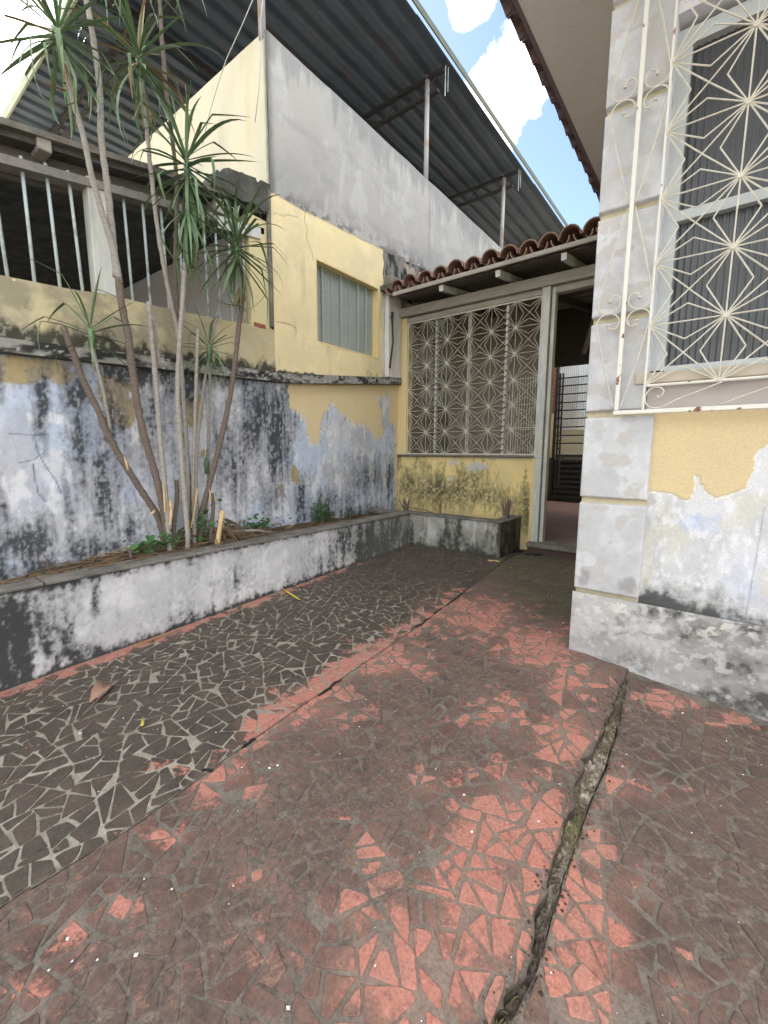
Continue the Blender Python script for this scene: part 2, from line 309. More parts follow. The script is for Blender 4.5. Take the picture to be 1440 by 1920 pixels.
def tile_material(name, kind):
    m = bpy.data.materials.new(name); m.use_nodes = True; nt = m.node_tree; b = nt.nodes['Principled BSDF']; L = nt.links.new
    geo = N(nt, 'ShaderNodeNewGeometry')
    def A(n): return N(nt, 'ShaderNodeAttribute', attribute_name=n).outputs['Fac']
    def noise(s, d=6, r=.65):
        t = N(nt, 'ShaderNodeTexNoise'); t.inputs['Scale'].default_value = s; t.inputs['Detail'].default_value = d; t.inputs['Roughness'].default_value = r; L(geo.outputs['Position'], t.inputs['Vector']); return t.outputs['Fac']
    def ma(op, a, b_, c=None):
        n = N(nt, 'ShaderNodeMath', operation=op)
        for i, q in enumerate((a, b_, c)):
            if q is None: continue
            if isinstance(q, (int, float)): n.inputs[i].default_value = q
            else: L(q, n.inputs[i])
        return n.outputs[0]
    def mr(x, a, b_, c=0, d=1):
        n = N(nt, 'ShaderNodeMapRange'); n.inputs[1].default_value = a; n.inputs[2].default_value = b_; n.inputs[3].default_value = c; n.inputs[4].default_value = d; L(x, n.inputs[0]); return n.outputs[0]
    def mix(f, a, b_):
        n = N(nt, 'ShaderNodeMix', data_type='RGBA')
        if isinstance(f, float): n.inputs['Factor'].default_value = f
        else: L(f, n.inputs['Factor'])
        for s, q in (('A', a), ('B', b_)):
            if isinstance(q, tuple): n.inputs[s].default_value = (*q, 1)
            else: L(q, n.inputs[s])
        return n.outputs['Result']
    rnd = A('rnd'); cln = A('clean'); mud = A('mud')
    n1 = noise(28); n2 = noise(9, 8, .7); n3 = noise(140, 4)
    if kind == 'tile':
        red = mix(mr(rnd, 0, 1), (.37, .135, .10), (.45, .185, .14)); red = mix(mr(n2, .35, .7), red, (.39, .20, .16)); red = mix(ma('MULTIPLY', mr(noise(60, 8, .75), .50, .68), .55), red, (.20, .105, .085))
        dirt = mix(mr(n2, .3, .7), (.058, .046, .042), (.150, .085, .068)); dirt = mix(ma('MULTIPLY', mr(rnd, .2, 1), .40), dirt, (.165, .080, .060)); dirt = mix(A('blk'), dirt, mix(mr(n2, .3, .7), (.040, .035, .031), (.098, .076, .063))); dirt = mix(ma('MULTIPLY', mr(noise(70, 6, .7), .52, .66), .6), dirt, (.055, .046, .042))
        f = ma('ADD', ma('ADD', ma('MULTIPLY', cln, 1.05), ma('MULTIPLY', ma('SUBTRACT', noise(46, 8, .72), .5), 1.25)), ma('MULTIPLY', ma('SUBTRACT', rnd, .5), .72))
        f = mr(f, .50, .62); dirt = mix(ma('MULTIPLY', mr(ma('ADD', cln, ma('MULTIPLY', ma('SUBTRACT', n2, .5), .7)), .12, .60), ma('SUBTRACT', .72, ma('MULTIPLY', A('blk'), .35))), dirt, mix(mr(noise(34, 7, .7), .35, .65), (.29, .155, .12), (.20, .13, .105))); c = mix(f, dirt, red); rough = .62
        fl = ma('MULTIPLY', mr(noise(30, 8, .72), .59, .62), ma('SUBTRACT', .85, ma('MULTIPLY', A('blk'), .7))); c = mix(fl, c, mix(n1, (.30, .13, .10), (.22, .10, .08)))
    else:
        pale = A('pale')
        grey = mix(mr(n1, .3, .7), (.105, .100, .086), (.20, .19, .165)); light = mix(mr(n1, .3, .7), (.29, .28, .23), (.43, .415, .345))
        c = mix(pale, grey, light); c = mix(ma('MULTIPLY', mr(n2, .48, .75), .5), c, (.085, .072, .064))
        f = mr(ma('ADD', cln, ma('MULTIPLY', ma('SUBTRACT', n1, .5), .6)), .15, .75); c = mix(ma('MULTIPLY', f, .42), c, (.30, .18, .14)); rough = .9
    film = mr(ma('SUBTRACT', ma('ADD', noise(5.5, 7, .7), ma('MULTIPLY', ma('SUBTRACT', n2, .5), .5)), ma('MULTIPLY', cln, .55)), .24, .46)
    amt = .48 if kind == 'tile' else .88
    if kind != 'tile': film = ma('MULTIPLY', film, ma('SUBTRACT', 1, ma('MULTIPLY', pale, .85)))
    else: film = ma('MULTIPLY', film, ma('SUBTRACT', 1, ma('MULTIPLY', A('blk'), .75)))
    c = mix(ma('MULTIPLY', film, amt), c, mix(mr(noise(55, 8, .72), .36, .64), (.082, .070, .060), (.205, .158, .128)))
    c = mix(ma('MULTIPLY', mr(ma('ADD', mud, ma('MULTIPLY', ma('SUBTRACT', n1, .5), .6)), .35, .75), .88), c, mix(mr(n2, .3, .7), (.075, .07, .045), (.13, .115, .08)))
    sc = N(nt, 'ShaderNodeVectorMath', operation='SCALE'); L(c, sc.inputs[0]); L(mr(n3, .3, .7, .72, 1.28), sc.inputs['Scale'])
    L(sc.outputs['Vector'], b.inputs['Base Color']); L(mr(n1, .3, .7, rough-.12, rough+.15), b.inputs['Roughness']); b.inputs['Specular IOR Level'].default_value = .3
    bn = N(nt, 'ShaderNodeBump'); bn.inputs['Strength'].default_value = .25 if kind == 'tile' else .7; bn.inputs['Distance'].default_value = .004
    L(ma('ADD', n1, ma('MULTIPLY', n3, .5)), bn.inputs['Height']); L(bn.outputs['Normal'], b.inputs['Normal']); return m
M['tile'] = tile_material('worn_floor_tile', 'tile'); M['grout'] = tile_material('mortar_bed', 'grout')

def slab(name, xa, xb, ys, nx, dz=0, pale=0):
    Y, S = np.meshgrid(ys, np.linspace(0, 1, nx), indexing='ij'); X = xa(Y)*(1-S)+xb(Y)*S
    Z = zf(X, Y)+dz+.003*(fbm(X*30, Y*30, 11, 3)-.5); V = np.stack([X, Y, Z], -1).reshape(-1, 3); n, k = Y.shape
    i = np.arange(n*k).reshape(n, k); Q = np.stack([i[:-1, :-1], i[:-1, 1:], i[1:, 1:], i[1:, :-1]], -1).reshape(-1, 4)
    # skirts down the long edges
    for e in (0, k-1):
        o = len(V); V = np.concatenate([V, V[i[:, e]]-[0, 0, .07]]); j = np.arange(o, o+n)
        q = np.stack([i[:-1, e], i[1:, e], j[1:], j[:-1]], -1); Q = np.concatenate([Q, q if e else q[:, ::-1]])
    x, y = V[:, 0], V[:, 1]
    pl = np.full(len(V), pale, float) if not callable(pale) else pale(x, y)
    o = link(name, mesh(name, V, Q, 'grout', True, attrs=dict(clean=clean_field(x, y), mud=mud_field(x, y), rnd=np.full(len(V), .5), pale=pl)))
    return tag(o, kind='structure')
ysf = np.concatenate([np.linspace(-3, -.1, 30), np.linspace(-.09, 3.9, 330)])
def palef(x, y): return np.clip(.95-ss(1.7, 3.0, y)*.75-.25*fbm(x*4, y*4, 12)-.35*ss(-1.5, -1.25, x)*0, 0, 1)
dark_pave = slab('dark_mosaic_pavement', lambda y: np.full(y.shape, XR-.05), lambda y: XC(y)-.001, ysf, 90, 0, palef)
red_pave = slab('red_mosaic_pavement', lambda y: XC(y)+.001, lambda y: np.where(y < 2.03, cl(y), -.48+0*y) if False else cl(np.minimum(y, 2.03)), ysf, 90, -.002)
side_pave = slab('side_mosaic_pavement', lambda y: crr(np.minimum(y, 2.03)), lambda y: np.full(y.shape, 1.6), np.concatenate([np.linspace(-3, -.1, 30), np.linspace(-.09, 2.16, 190)]), 120, -.012)
tag(dark_pave, 'strip of dark broken tiles with pale joints along the low planter'); tag(red_pave, 'patio of broken red tiles blackened with grime, left of the big crack'); tag(side_pave, 'sunken patio slab of grimy red tiles right of the big crack')

# the crack
ys = np.linspace(-.1, 2.02, 900); n = 26; T = np.linspace(0, 1, n); Yg, S = np.meshgrid(ys, T, indexing='ij')
xa, xb = cl(ys)[:, None]-.006, crr(ys)[:, None]+.004; X = xa*(1-S)+xb*S; wd = (xb-xa)
prof = -.006-.012*ss(0, .12, S)*(1-ss(.75, .8, S))-.030*ss(.80, .9, S)*(1-ss(.97, 1, S)); rough_ = (fbm(X*45, Yg*38, 41, 6, .7)-.5)+.5*(vn(X*160, Yg*160, 47)-.5)
Z = zf(X, Yg)+prof*np.clip(wd/.03, .4, 1.2)+.024*rough_-.006
def ck_paint(V, u, v):
    n1 = fbm(V[:, 0]*110, V[:, 1]*90, 44, 5); n2 = fbm(V[:, 0]*14, V[:, 1]*9, 45, 3); s = S.ravel()
    c = mixc(C3(len(V), (.185, .150, .115)), (.42, .38, .31), ss(.48, .68, n1)); c = mixc(c, (.07, .08, .025), ss(.5, .6, n2)*ss(.35, .6, n1)*.8*(V[:, 1] > 1.15))
    c = mixc(c, (.07, .055, .045), (1-ss(.75, 1.1, V[:, 1]))*.75); return mixc(c, (.02, .018, .016), np.maximum(ss(.80, .92, s), 1-ss(.02, .08, s))*.8)
tag(grid(np.stack([X, Yg, Z], -1), 'floor_crack', ck_paint, 'painted', None), 'long open crack of rough mortar running through the patio floor', kind='structure')

# ---- broken tiles
def clip(poly, n, c):
    out = []
    for k in range(len(poly)):
        a, b = poly[k], poly[(k+1) % len(poly)]; da, db = a@n-c, b@n-c
        if da <= 0: out.append(a)
        if da*db < 0: out.append(a+(b-a)*(da/(da-db)))
    return out
def voronoi(seeds, gap, ang, an, chip):
    D = seeds; cells = []
    for i, p in enumerate(D):
        d2 = ((D-p)**2).sum(1); nb = np.argsort(d2)[1:18]
        poly = [p+np.array(q) for q in ((-.11, -.11), (.11, -.11), (.11, .11), (-.11, .11))]
        g = gap*(.5+1.1*random.random())
        for j in nb:
            d = D[j]-p; L_ = np.linalg.norm(d); nn = d/L_; poly = clip(poly, nn, nn@p+L_/2-g/2*(.6+.8*random.random()))
            if len(poly) < 3: break
        if len(poly) >= 3 and random.random() < chip:
            c = sum(poly)/len(poly); t = random.random()*6.28; nn = np.array([math.cos(t), math.sin(t)]); poly = clip(poly, nn, nn@c+.018+.02*random.random())
        if len(poly) >= 3:
            c = sum(poly)/len(poly); A_ = abs(sum(poly[k][0]*poly[(k+1) % len(poly)][1]-poly[(k+1) % len(poly)][0]*poly[k][1] for k in range(len(poly))))/2
            if A_ > .0006: cells.append((c, poly, A_))
    return cells
def seeds(x0, x1, y0, y1, pitch, jit, shear):
    out = []; r = 0; y = y0
    while y < y1:
        x = x0+(r % 2)*pitch/2
        while x < x1: out.append((x+random.uniform(-jit, jit)*pitch, y+random.uniform(-jit, jit)*pitch)); x += pitch*random.choice([.75, 1, 1, 1.3])
        y += pitch*.87; r += 1
    return np.array(out)
def tiles(pave, cells, name, dz, group_limit, up, bias=0., blk=0.):
    info = []
    for c, poly, A_ in cells:
        P = np.array([c[0], c[1], float(zf(c[0], c[1]))]); d = P-EYE; z = d@FW
        u, v = px(P); s = A_*F*F/max(z, .2)**2*max(.05, -d[2]/np.linalg.norm(d)) if z > .15 and -60 < u < 1500 and v < 2000 and v > 0 else 0
        if s > 0 and (-.5 < P[0]) and P[1] > 2.0: s = 0
        info.append((s, c, poly))
    info.sort(key=lambda t: -t[0]); rest = [[], [], [], [], []]
    def one(c, poly):
        z = zf(np.array([q[0] for q in poly]), np.array([q[1] for q in poly]))+dz; h = up*(.7+.6*random.random()); tx, ty = random.gauss(0, .012), random.gauss(0, .012)
        k = len(poly); V = []; 
        for q, zz in zip(poly, z): V.append((q[0], q[1], zz-.004))
        for q, zz in zip(poly, z): V.append((q[0], q[1], zz+h-.0012))
        for q, zz in zip(poly, z): q2 = q+(c-q)*.045; V.append((q2[0], q2[1], zz+h+(q2[0]-c[0])*tx+(q2[1]-c[1])*ty))
        Fc = [tuple(2*k+i for i in range(k))]+[(r*k+i, r*k+(i+1) % k, (r+1)*k+(i+1) % k, (r+1)*k+i) for r in (0, 1) for i in range(k)]
        return V, Fc
    def at_(V, rn):
        V = np.array(V); return dict(clean=np.clip(clean_field(V[:, 0], V[:, 1])+bias, 0, 1), mud=mud_field(V[:, 0], V[:, 1]), rnd=rn, blk=np.full(len(V), blk))
    for k, (s, c, poly) in enumerate(info):
        V, Fc = one(c, poly); rn = random.random()
        if k < group_limit and s > 40: link(name, mesh(name, V, Fc, 'tile', attrs=at_(V, np.full(len(V), rn))), pave)
        else:
            o = len(rest[0]); rest[0] += V; rest[1] += [tuple(i+o for i in f) for f in Fc]; rest[2] += [rn]*len(V)
    if rest[0]: tag(link(name+'_pieces', mesh(name, rest[0], rest[1], 'tile', attrs=at_(rest[0], rest[2])), pave), kind='stuff')
def keep(cells, f): return [c for c in cells if f(c)]
def shatter(x0, x1, y0, y1, big, amin, gap, loss, keepf, sp=.38, szs=(.45, .7, .9, 1.1, 1.4, 1.9)):
    cells = []
    def area(p): return abs(sum(p[k][0]*p[(k+1) % len(p)][1]-p[(k+1) % len(p)][0]*p[k][1] for k in range(len(p))))/2
    def split(p):
        A_ = area(p); lim = amin*random.choice(szs)
        if A_ < lim or len(p) < 3:
            if len(p) > 2: finish(p, A_)
            return
        Q = np.array(p); c = Q.mean(0); w_, v_ = np.linalg.eigh(np.cov(Q.T)); ax = v_[:, 1]; t = random.gauss(0, sp); ax = np.array([ax[0]*math.cos(t)-ax[1]*math.sin(t), ax[0]*math.sin(t)+ax[1]*math.cos(t)])
        k = ax@c+random.gauss(0, .16)*math.sqrt(A_); split(clip(p, ax, k)); split(clip(p, -ax, -k))
    def finish(p, A_):
        if random.random() < loss: return
        c = sum(p)/len(p); n = len(p)
        # orientation
        sgn = 1 if sum(p[k][0]*p[(k+1) % n][1]-p[(k+1) % n][0]*p[k][1] for k in range(n)) > 0 else -1; q = list(p)
        for k in range(n):
            a, b = p[k], p[(k+1) % n]; e = b-a; L_ = np.linalg.norm(e)
            if L_ < .004: continue
            nn = np.array([e[1], -e[0]])*sgn/L_; t = random.gauss(0, .09); nn = np.array([nn[0]*math.cos(t)-nn[1]*math.sin(t), nn[0]*math.sin(t)+nn[1]*math.cos(t)]); m_ = (a+b)/2; q = clip(q, nn, nn@m_-gap/2*random.uniform(.45, 1.7))
            if len(q) < 3: return
        if random.random() < .3:   # a knocked-off corner
            k = random.randrange(len(q)); v_ = q[k]; c = sum(q)/len(q); nn = (v_-c)/(np.linalg.norm(v_-c)+1e-9); t = random.gauss(0, .4); nn = np.array([nn[0]*math.cos(t)-nn[1]*math.sin(t), nn[0]*math.sin(t)+nn[1]*math.cos(t)]); q = clip(q, nn, nn@v_-np.linalg.norm(v_-c)*random.uniform(.12, .4))
        A2 = area(q) if len(q) > 2 else 0
        if A2 < amin*.12: return
        q = keepf(q)
        if len(q) < 3: return
        # rounded, slightly ragged outline
        r = []
        for k in range(len(q)):
            a, b, d = q[k-1], q[k], q[(k+1) % len(q)]; l1, l2 = np.linalg.norm(b-a), np.linalg.norm(d-b); f1, f2 = min(.3, .0035/(l1+1e-9)), min(.3, .0035/(l2+1e-9)); r += [b+(a-b)*f1, b+(d-b)*f2]
            if l2 > .035: r.append(b+(d-b)*random.uniform(.35, .65)+np.array([random.gauss(0, .0012), random.gauss(0, .0012)]))
        cells.append((sum(r)/len(r), r, area(r)))
    sd = seeds(x0, x1, y0, y1, big, .3, 0)
    for p, poly in [(c, q) for c, q, a in voronoi2(sd, big)]: split(poly)
    return cells
def voronoi2(D, big):
    out = []
    for p in D:
        d2 = ((D-p)**2).sum(1); nb = np.argsort(d2)[1:16]; poly = [p+big*np.array(q) for q in ((-1.3, -1.3), (1.3, -1.3), (1.3, 1.3), (-1.3, 1.3))]
        for j in nb:
            d = D[j]-p; L_ = np.linalg.norm(d); nn = d/L_; poly = clip(poly, nn, nn@p+L_/2)
            if len(poly) < 3: break
        if len(poly) > 2: out.append((p, poly, 0))
    return out
def kp_dark(q):
    c = sum(q)/len(q); q = clip(q, np.array([1., 0]), float(XC(c[1]))-.004); return clip(q, np.array([-1., 0]), -(XR+.004)) if len(q) > 2 else q
def kp_red(q):
    c = sum(q)/len(q); q = clip(q, np.array([-1., 0]), -(float(XC(c[1]))+.003))
    return clip(q, np.array([1., 0]), min(float(cl(min(p[1], 2.0))) for p in q)-.002) if len(q) > 2 else q
def kp_side(q):
    c = sum(q)/len(q)
    if c[1] > 2.07: return []
    return clip(q, np.array([-1., 0]), -(max(float(crr(min(p[1], 2.0))) for p in q)+.003))
tiles(dark_pave, shatter(XR-.1, -1.15, -.6, 3.45, .24, .0052, .0062, .0, kp_dark, .30, (.7, .85, 1., 1.15, 1.3)), 'dark_floor_tile', 0, 300, .0028, -.02, 1.)
tiles(red_pave, shatter(-1.25, -.2, -.6, 3.85, .25, .0038, .0085, .01, kp_red), 'red_floor_tile', -.002, 300, .0024, .05)
tiles(side_pave, shatter(-.22, 1.0, -.3, 2.12, .25, .0042, .0078, .01, kp_side), 'grimy_floor_tile', -.012, 170, .0020, -.02, .35)

# ================================================================== LEFT BOUNDARY WALL
LW = (.58, .60, .66); LB = (.43, .51, .66); MO = (.040, .046, .054); YE = (.68, .545, .30); OC = (.36, .28, .12)
def lw_paint(V, u, v):
    y, z = V[:, 1], V[:, 2]; n = len(V)
    wu = u+30*(fbm(y*3, z*3, 1, 4)-.5)+14*(fbm(y*22, z*16, 2, 4)-.5); wv = v+34*(fbm(y*3, z*3, 4, 4)-.5)+16*(fbm(y*26, z*14, 5, 4)-.5)
    a = fbm(y*2.4, z*2.4, 7); c = mixc(C3(n, LW), LB, ss(.40, .60, a)*.8)
    c = mixc(c, (.36, .37, .41), ss(.45, .65, fbm(y*6, z*5, 8))*.55); c = mixc(c, (.72, .73, .76), ss(.58, .70, fbm(y*16, z*9, 9, 5))*.6)
    brush = fbm(y*55, z*30, 10, 3); c = c*(.86+.28*brush)[:, None]
    # yellow paint that is left on
    yl = np.zeros(n)
    clean = [(541, 716), (760, 716), (760, 960), (742, 960), (741, 800), (728, 790), (733, 745), (728, 730), (722, 745), (705, 745), (715, 772), (718, 820), (703, 822), (690, 800), (660, 792), (645, 775), (632, 765), (625, 752), (612, 768), (603, 790), (596, 830), (580, 832), (574, 790), (560, 775), (545, 765)]
    yl = np.maximum(yl, inside(clean, u+12*(fbm(y*40, z*30, 12, 6, .72)-.5), v+34*(fbm(y*36, z*7, 13, 6, .7)-.5)).astype(float))
    rim_ = inside(clean, u+12*(fbm(y*40, z*30, 12, 6, .72)-.5), v-2.5+34*(fbm(y*36, z*7, 13, 6, .7)-.5)).astype(float)*(1-yl); c = mixc(c, (.74, .74, .72), rim_*.7)
    c = mixc(c, YE, yl*(.93-.10*fbm(y*9, z*9, 14)))
    oc = bl(wu, wv, [(60, 690, 80, 22, 1.1), (25, 690, 40, 35, .8), (215, 735, 34, 38, 1.15), (232, 775, 26, 38, 1.15), (120, 700, 30, 26, .7), (372, 770, 22, 60, .8), (455, 700, 30, 14, .5), (556, 885, 7, 22, 1.1), (523, 918, 5, 16, 1.0), (380, 850, 14, 20, .6)])
    ocm = ss(.42, .58, oc+.5*(fbm(y*26, z*22, 15, 5)-.5)); c = mixc(c, OC, ocm*.9)
    # mould
    L = [(0, 655, 420, 16, 1.0), (330, 700, 220, 32, .95), (90, 750, 16, 100, .95), (150, 850, 26, 130, .85), (195, 900, 34, 140, .95), (125, 980, 22, 110, .75), (215, 800, 40, 90, .75), (160, 740, 60, 50, .8), (30, 1020, 90, 45, 1.05), (60, 1075, 120, 45, .95), (170, 1040, 90, 45, .85), (240, 1000, 40, 50, .65),
         (350, 730, 60, 60, .9), (290, 790, 50, 80, .6), (440, 860, 40, 120, .75), (480, 790, 34, 110, .98), (520, 820, 26, 110, .95), (535, 740, 22, 40, .8), (500, 930, 40, 50, .6), (565, 940, 16, 70, .95), (545, 850, 14, 70, .8), (620, 935, 60, 30, .6), (690, 900, 40, 45, .7), (650, 960, 90, 22, .8), (735, 910, 12, 60, .8), (0, 700, 20, 50, .7), (5, 960, 16, 60, .8)]
    f = bl(wu, wv, L)
    st = fbm(y*30, z*2.2, 16, 6, .66); sp = fbm(y*60, z*45, 17, 4, .65); bg_ = fbm(y*4, z*2.2, 18)
    m = f*1.12-.06+(st-.5)*1.25+(sp-.5)*.95+(bg_-.5)*.5-.10*yl
    mk = ss(.30, .98, m)*(1-.92*yl*(1-ss(.9, 1.2, f))); c = mixc(c, MO, mk*.95)
    c = mixc(c, (.16, .17, .19), ss(.05, .5, m)*(1-mk)*.55*(1-yl))
    lost = ss(.60, .70, fbm(y*60, z*34, 19, 4))*ss(.3, .7, f); c = mixc(c, (.46, .48, .52), lost*.5)
    gr = ss(.45, .6, bl(wu, wv, [(600, 962, 26, 34, .9), (470, 990, 60, 16, .6), (690, 955, 40, 14, .5)])+.5*(sp-.5)); c = mixc(c, (.045, .075, .03), gr*.8)
    # hairline cracks
    def crk(pts, s):
        d = np.full(n, 1e9)
        for (x1, y1), (x2, y2) in zip(pts, pts[1:]):
            t = np.clip(((u-x1)*(x2-x1)+(v-y1)*(y2-y1))/((x2-x1)**2+(y2-y1)**2), 0, 1); d = np.minimum(d, np.hypot(u-x1-t*(x2-x1), v-y1-t*(y2-y1)))
        return np.exp(-(d/1.2)**2)*s
    k = np.maximum.reduce([crk([(64, 820), (72, 850), (84, 872), (104, 900), (115, 925)], .8), crk([(62, 870), (66, 900), (72, 925), (85, 940)], .8), crk([(15, 813), (76, 816)], .6), crk([(82, 850), (62, 862), (35, 868)], .6), crk([(240, 965), (255, 985), (262, 990)], .8), crk([(251, 920), (258, 950)], .6)])
    c = mixc(c, (.09, .08, .09), k); h = .006*(fbm(y*3, z*3, 51, 3)-.5)+.0035*yl+.0015*ocm-.0015*mk
    return c, h
wall = empty('boundary_wall', 'tall blue white and black mould stained garden wall behind the planter', 'wall')
ledb = lerpline([-3, .594, 2.386, 3.805, 3.86], [1.44, 1.51, 1.584, 1.752, 1.755]); ledt = lerpline([-3, .6, 2.388, 3.804, 3.86], [1.50, 1.575, 1.654, 1.813, 1.818])
part = lerpline([-3, -.2, .63, .955, 1.1, 1.223, 1.51, 2.19, 2.3], [1.80, 1.85, 1.873, 1.892, 1.915, 1.912, 1.921, 1.969, 1.97])
Y0, Y1 = -.6, YB
def ln(x, y0, y1, zfun): return lambda t: np.stack([np.full(t.shape, x), y0+(y1-y0)*t, zfun(y0+(y1-y0)*t)], -1)
grid(ruled(ln(XW, Y0, Y1, lambda y: 0*y), ln(XW, Y0, Y1, lambda y: ledb(y)+.01), 640, 250), 'wall_face', lw_paint, 'painted', wall)
MB().box(XW-.2, XW-.012, -3, YB, -.05, 1.44).box(XW-.012, XW, -3, Y0, -.05, 1.44).build('wall_core', 'concrete', wall)
def ledge_paint(V, u, v):
    y, z = V[:, 1], V[:, 2]; n = fbm(y*12, z*40, 61, 5); m = ss(.38, .6, n+.15*(fbm(y*3, z, 62)-.5)); c = mixc(C3(len(V), (.27, .265, .25)), (.035, .036, .036), m)
    c = mixc(c, (.5, .5, .5), ss(.62, .7, fbm(y*40, z*60, 63, 4))*.7); return c, .004*(fbm(y*30, z*30, 64)-.5)
xl = XW+.055
grid(ruled(ln(xl, Y0, Y1-.01, ledb), ln(xl, Y0, Y1-.01, ledt), 420, 9), 'ledge_face', ledge_paint, 'painted', wall)
def strip(name, m, parent, x0, x1, zlo, zhi, y0, y1, k=14):
    mb = MB(); yy = np.linspace(y0, y1, k)
    for a, b in zip(yy, yy[1:]): mb.hexa([(x0, a, zlo(a)), (x1, a, zlo(a)), (x1, b, zlo(b)), (x0, b, zlo(b)), (x0, a, zhi(a)), (x1, a, zhi(a)), (x1, b, zhi(b)), (x0, b, zhi(b))])
    return mb.build(name, m, parent)
strip('ledge', 'concrete_dark', wall, XW-.19, xl-.004, lambda y: float(ledb(y))-.003, lambda y: float(ledt(y))+.002, -3, Y1-.008)
def par_paint(V, u, v):
    y, z = V[:, 1], V[:, 2]; n = len(V); c = mixc(C3(n, (.50, .435, .27)), (.27, .25, .18), ss(.30, .60, fbm(y*5, z*7, 71, 6, .65))*.95*(1-ss(1.2, 2.1, y)*.7)); c = mixc(c, (.52, .47, .33), ss(.5, .7, fbm(y*9, z*9, 72))*.5)
    d = z-ledt(y); m = ss(.36, .66, np.exp(-d/.095)*1.05+(fbm(y*20, z*9, 73, 6, .65)-.5)*1.0-.05+.22*(1-ss(.3, 1.4, y))*ss(.0, .3, .32-d)); c = mixc(c, (.04, .04, .034), m*.93)
    c = mixc(c, (.35, .34, .28), ss(.60, .68, fbm(y*45, z*30, 74, 4))*m*.6); return c, .012*(fbm(y*5, z*6, 75, 4)-.5)
grid(ruled(ln(XW+.004, Y0, 2.24, ledt), ln(XW-.002, Y0, 2.24, part), 400, 50), 'parapet_face', par_paint, 'painted', wall)
strip('parapet', 'yellow', wall, XW-.17, XW-.006, lambda y: float(ledt(y))-.01, lambda y: float(part(y))-.004, -3, 2.22, 24)

# ================================================================== NEIGHBOUR'S HOUSE
nh = empty('neighbour_house', 'tall yellow and bare grey rendered house wall rising behind the garden wall', 'house')
WY0, WY1, WZ0, WZ1 = 2.692, 3.515, 1.972, 2.616
def side_paint(V, u, v):
    y, z = V[:, 1], V[:, 2]; n = len(V)
    line = np.interp(y, [2.2, 2.45, 2.75, 3.6, 3.62, 4.87, 7], [2.93, 2.93, 2.95, 2.997, 2.997, 3.10, 3.2])+.018*(fbm(y*6, z*0, 81, 4)-.5)
    g = mixc(C3(n, (.40, .405, .395)), (.50, .495, .475), ss(.35, .65, fbm(y*1.6, z*1.3, 82, 5))); g = mixc(g, (.44, .445, .45), ss(.45, .7, fbm(y*5, z*2.2, 83, 5))*.5)
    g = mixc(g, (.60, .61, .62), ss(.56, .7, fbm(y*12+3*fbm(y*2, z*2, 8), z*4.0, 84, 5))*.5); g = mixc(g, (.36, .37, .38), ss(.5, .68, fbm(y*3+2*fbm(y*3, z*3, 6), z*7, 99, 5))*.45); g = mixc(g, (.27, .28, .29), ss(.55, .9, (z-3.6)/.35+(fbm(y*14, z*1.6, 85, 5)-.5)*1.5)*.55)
    g = mixc(g, (.15, .15, .155), (1-ss(2.235, 2.30, y+.05*(fbm(y*9, z*7, 86)-.5)))*.8)
    g = mixc(g, (.14, .14, .14), np.exp(-np.abs(z-line-.02)/.05)*ss(.45, .6, fbm(y*18, z*18, 87, 4))*.8)
    c = mixc(C3(n, (.74, .635, .385)), (.64, .565, .37), ss(.4, .65, fbm(y*4, z*4, 88))*.6); c = mixc(c, (.84, .73, .46), ss(.45, .7, fbm(y*14, z*10, 89))*.35)
    c = mixc(c, (.40, .35, .22), ss(.6, .8, fbm(y*11, z*2.5, 90, 5))*.35); lz = ledt(y)
    c = mixc(c, (.05, .048, .04), ss(.38, .62, np.exp(-(z-lz)/.03)*.95*(1-ss(2.55, 2.75, y)*.75)+(fbm(y*24, z*12, 91, 5)-.5)*.8))
    c = mixc(c, (.06, .058, .05), bl(y, z, [(3.43, lz.mean()*0+1.80, .07, .035, .9)])*ss(.4, .6, fbm(y*30, z*30, 92)))
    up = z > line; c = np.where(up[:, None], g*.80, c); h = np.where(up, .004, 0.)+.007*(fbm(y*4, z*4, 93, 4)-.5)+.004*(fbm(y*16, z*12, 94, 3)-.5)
    dk = (y > 3.59+.006*np.sin(z*40)) & (~up); q = mixc(C3(n, (.20, .20, .19)), (.03, .032, .032), ss(.35, .6, fbm(y*16, z*7, 95, 5))); wh = mixc(C3(n, (.60, .60, .58)), (.32, .31, .29), ss(.45, .7, fbm(y*22, z*5, 96, 5))*.8)
    q = np.where((z < 2.62)[:, None], wh, q); c = np.where(dk[:, None], q, c)
    q = mixc(C3(n, (.22, .22, .21)), (.035, .036, .036), ss(.35, .6, fbm(y*9, z*9, 97, 5)-.25*(z-line-.1)/.2)); c = np.where(((y > 3.6) & up & (z < line+.0))[:, None], q, c)
    def crk(pts, s, w_=.003):
        d = np.full(n, 1e9)
        for (x1, y1), (x2, y2) in zip(pts, pts[1:]):
            t = np.clip(((y-x1)*(x2-x1)+(z-y1)*(y2-y1))/((x2-x1)**2+(y2-y1)**2), 0, 1); d = np.minimum(d, np.hypot(y-x1-t*(x2-x1), z-y1-t*(y2-y1)))
        return np.exp(-(d/w_)**2)*s
    k = np.maximum.reduce([crk([(2.58, 2.95), (2.57, 2.86), (2.60, 2.8), (2.585, 2.74), (2.64, 2.66), (2.66, 2.6)], .7), crk([(2.27, 2.8), (2.35, 2.81), (2.4, 2.84), (2.5, 2.86)], .6), crk([(2.26, 2.03), (2.36, 2.04), (2.45, 2.03), (2.46, 2.0)], .7, .004), crk([(4.41, 3.98), (4.42, 3.5), (4.41, 3.2)], .5, .006), crk([(5.95, 3.98), (5.94, 3.3)], .4, .008)])
    c = mixc(c, (.10, .09, .08), k); return c, h-.003*k
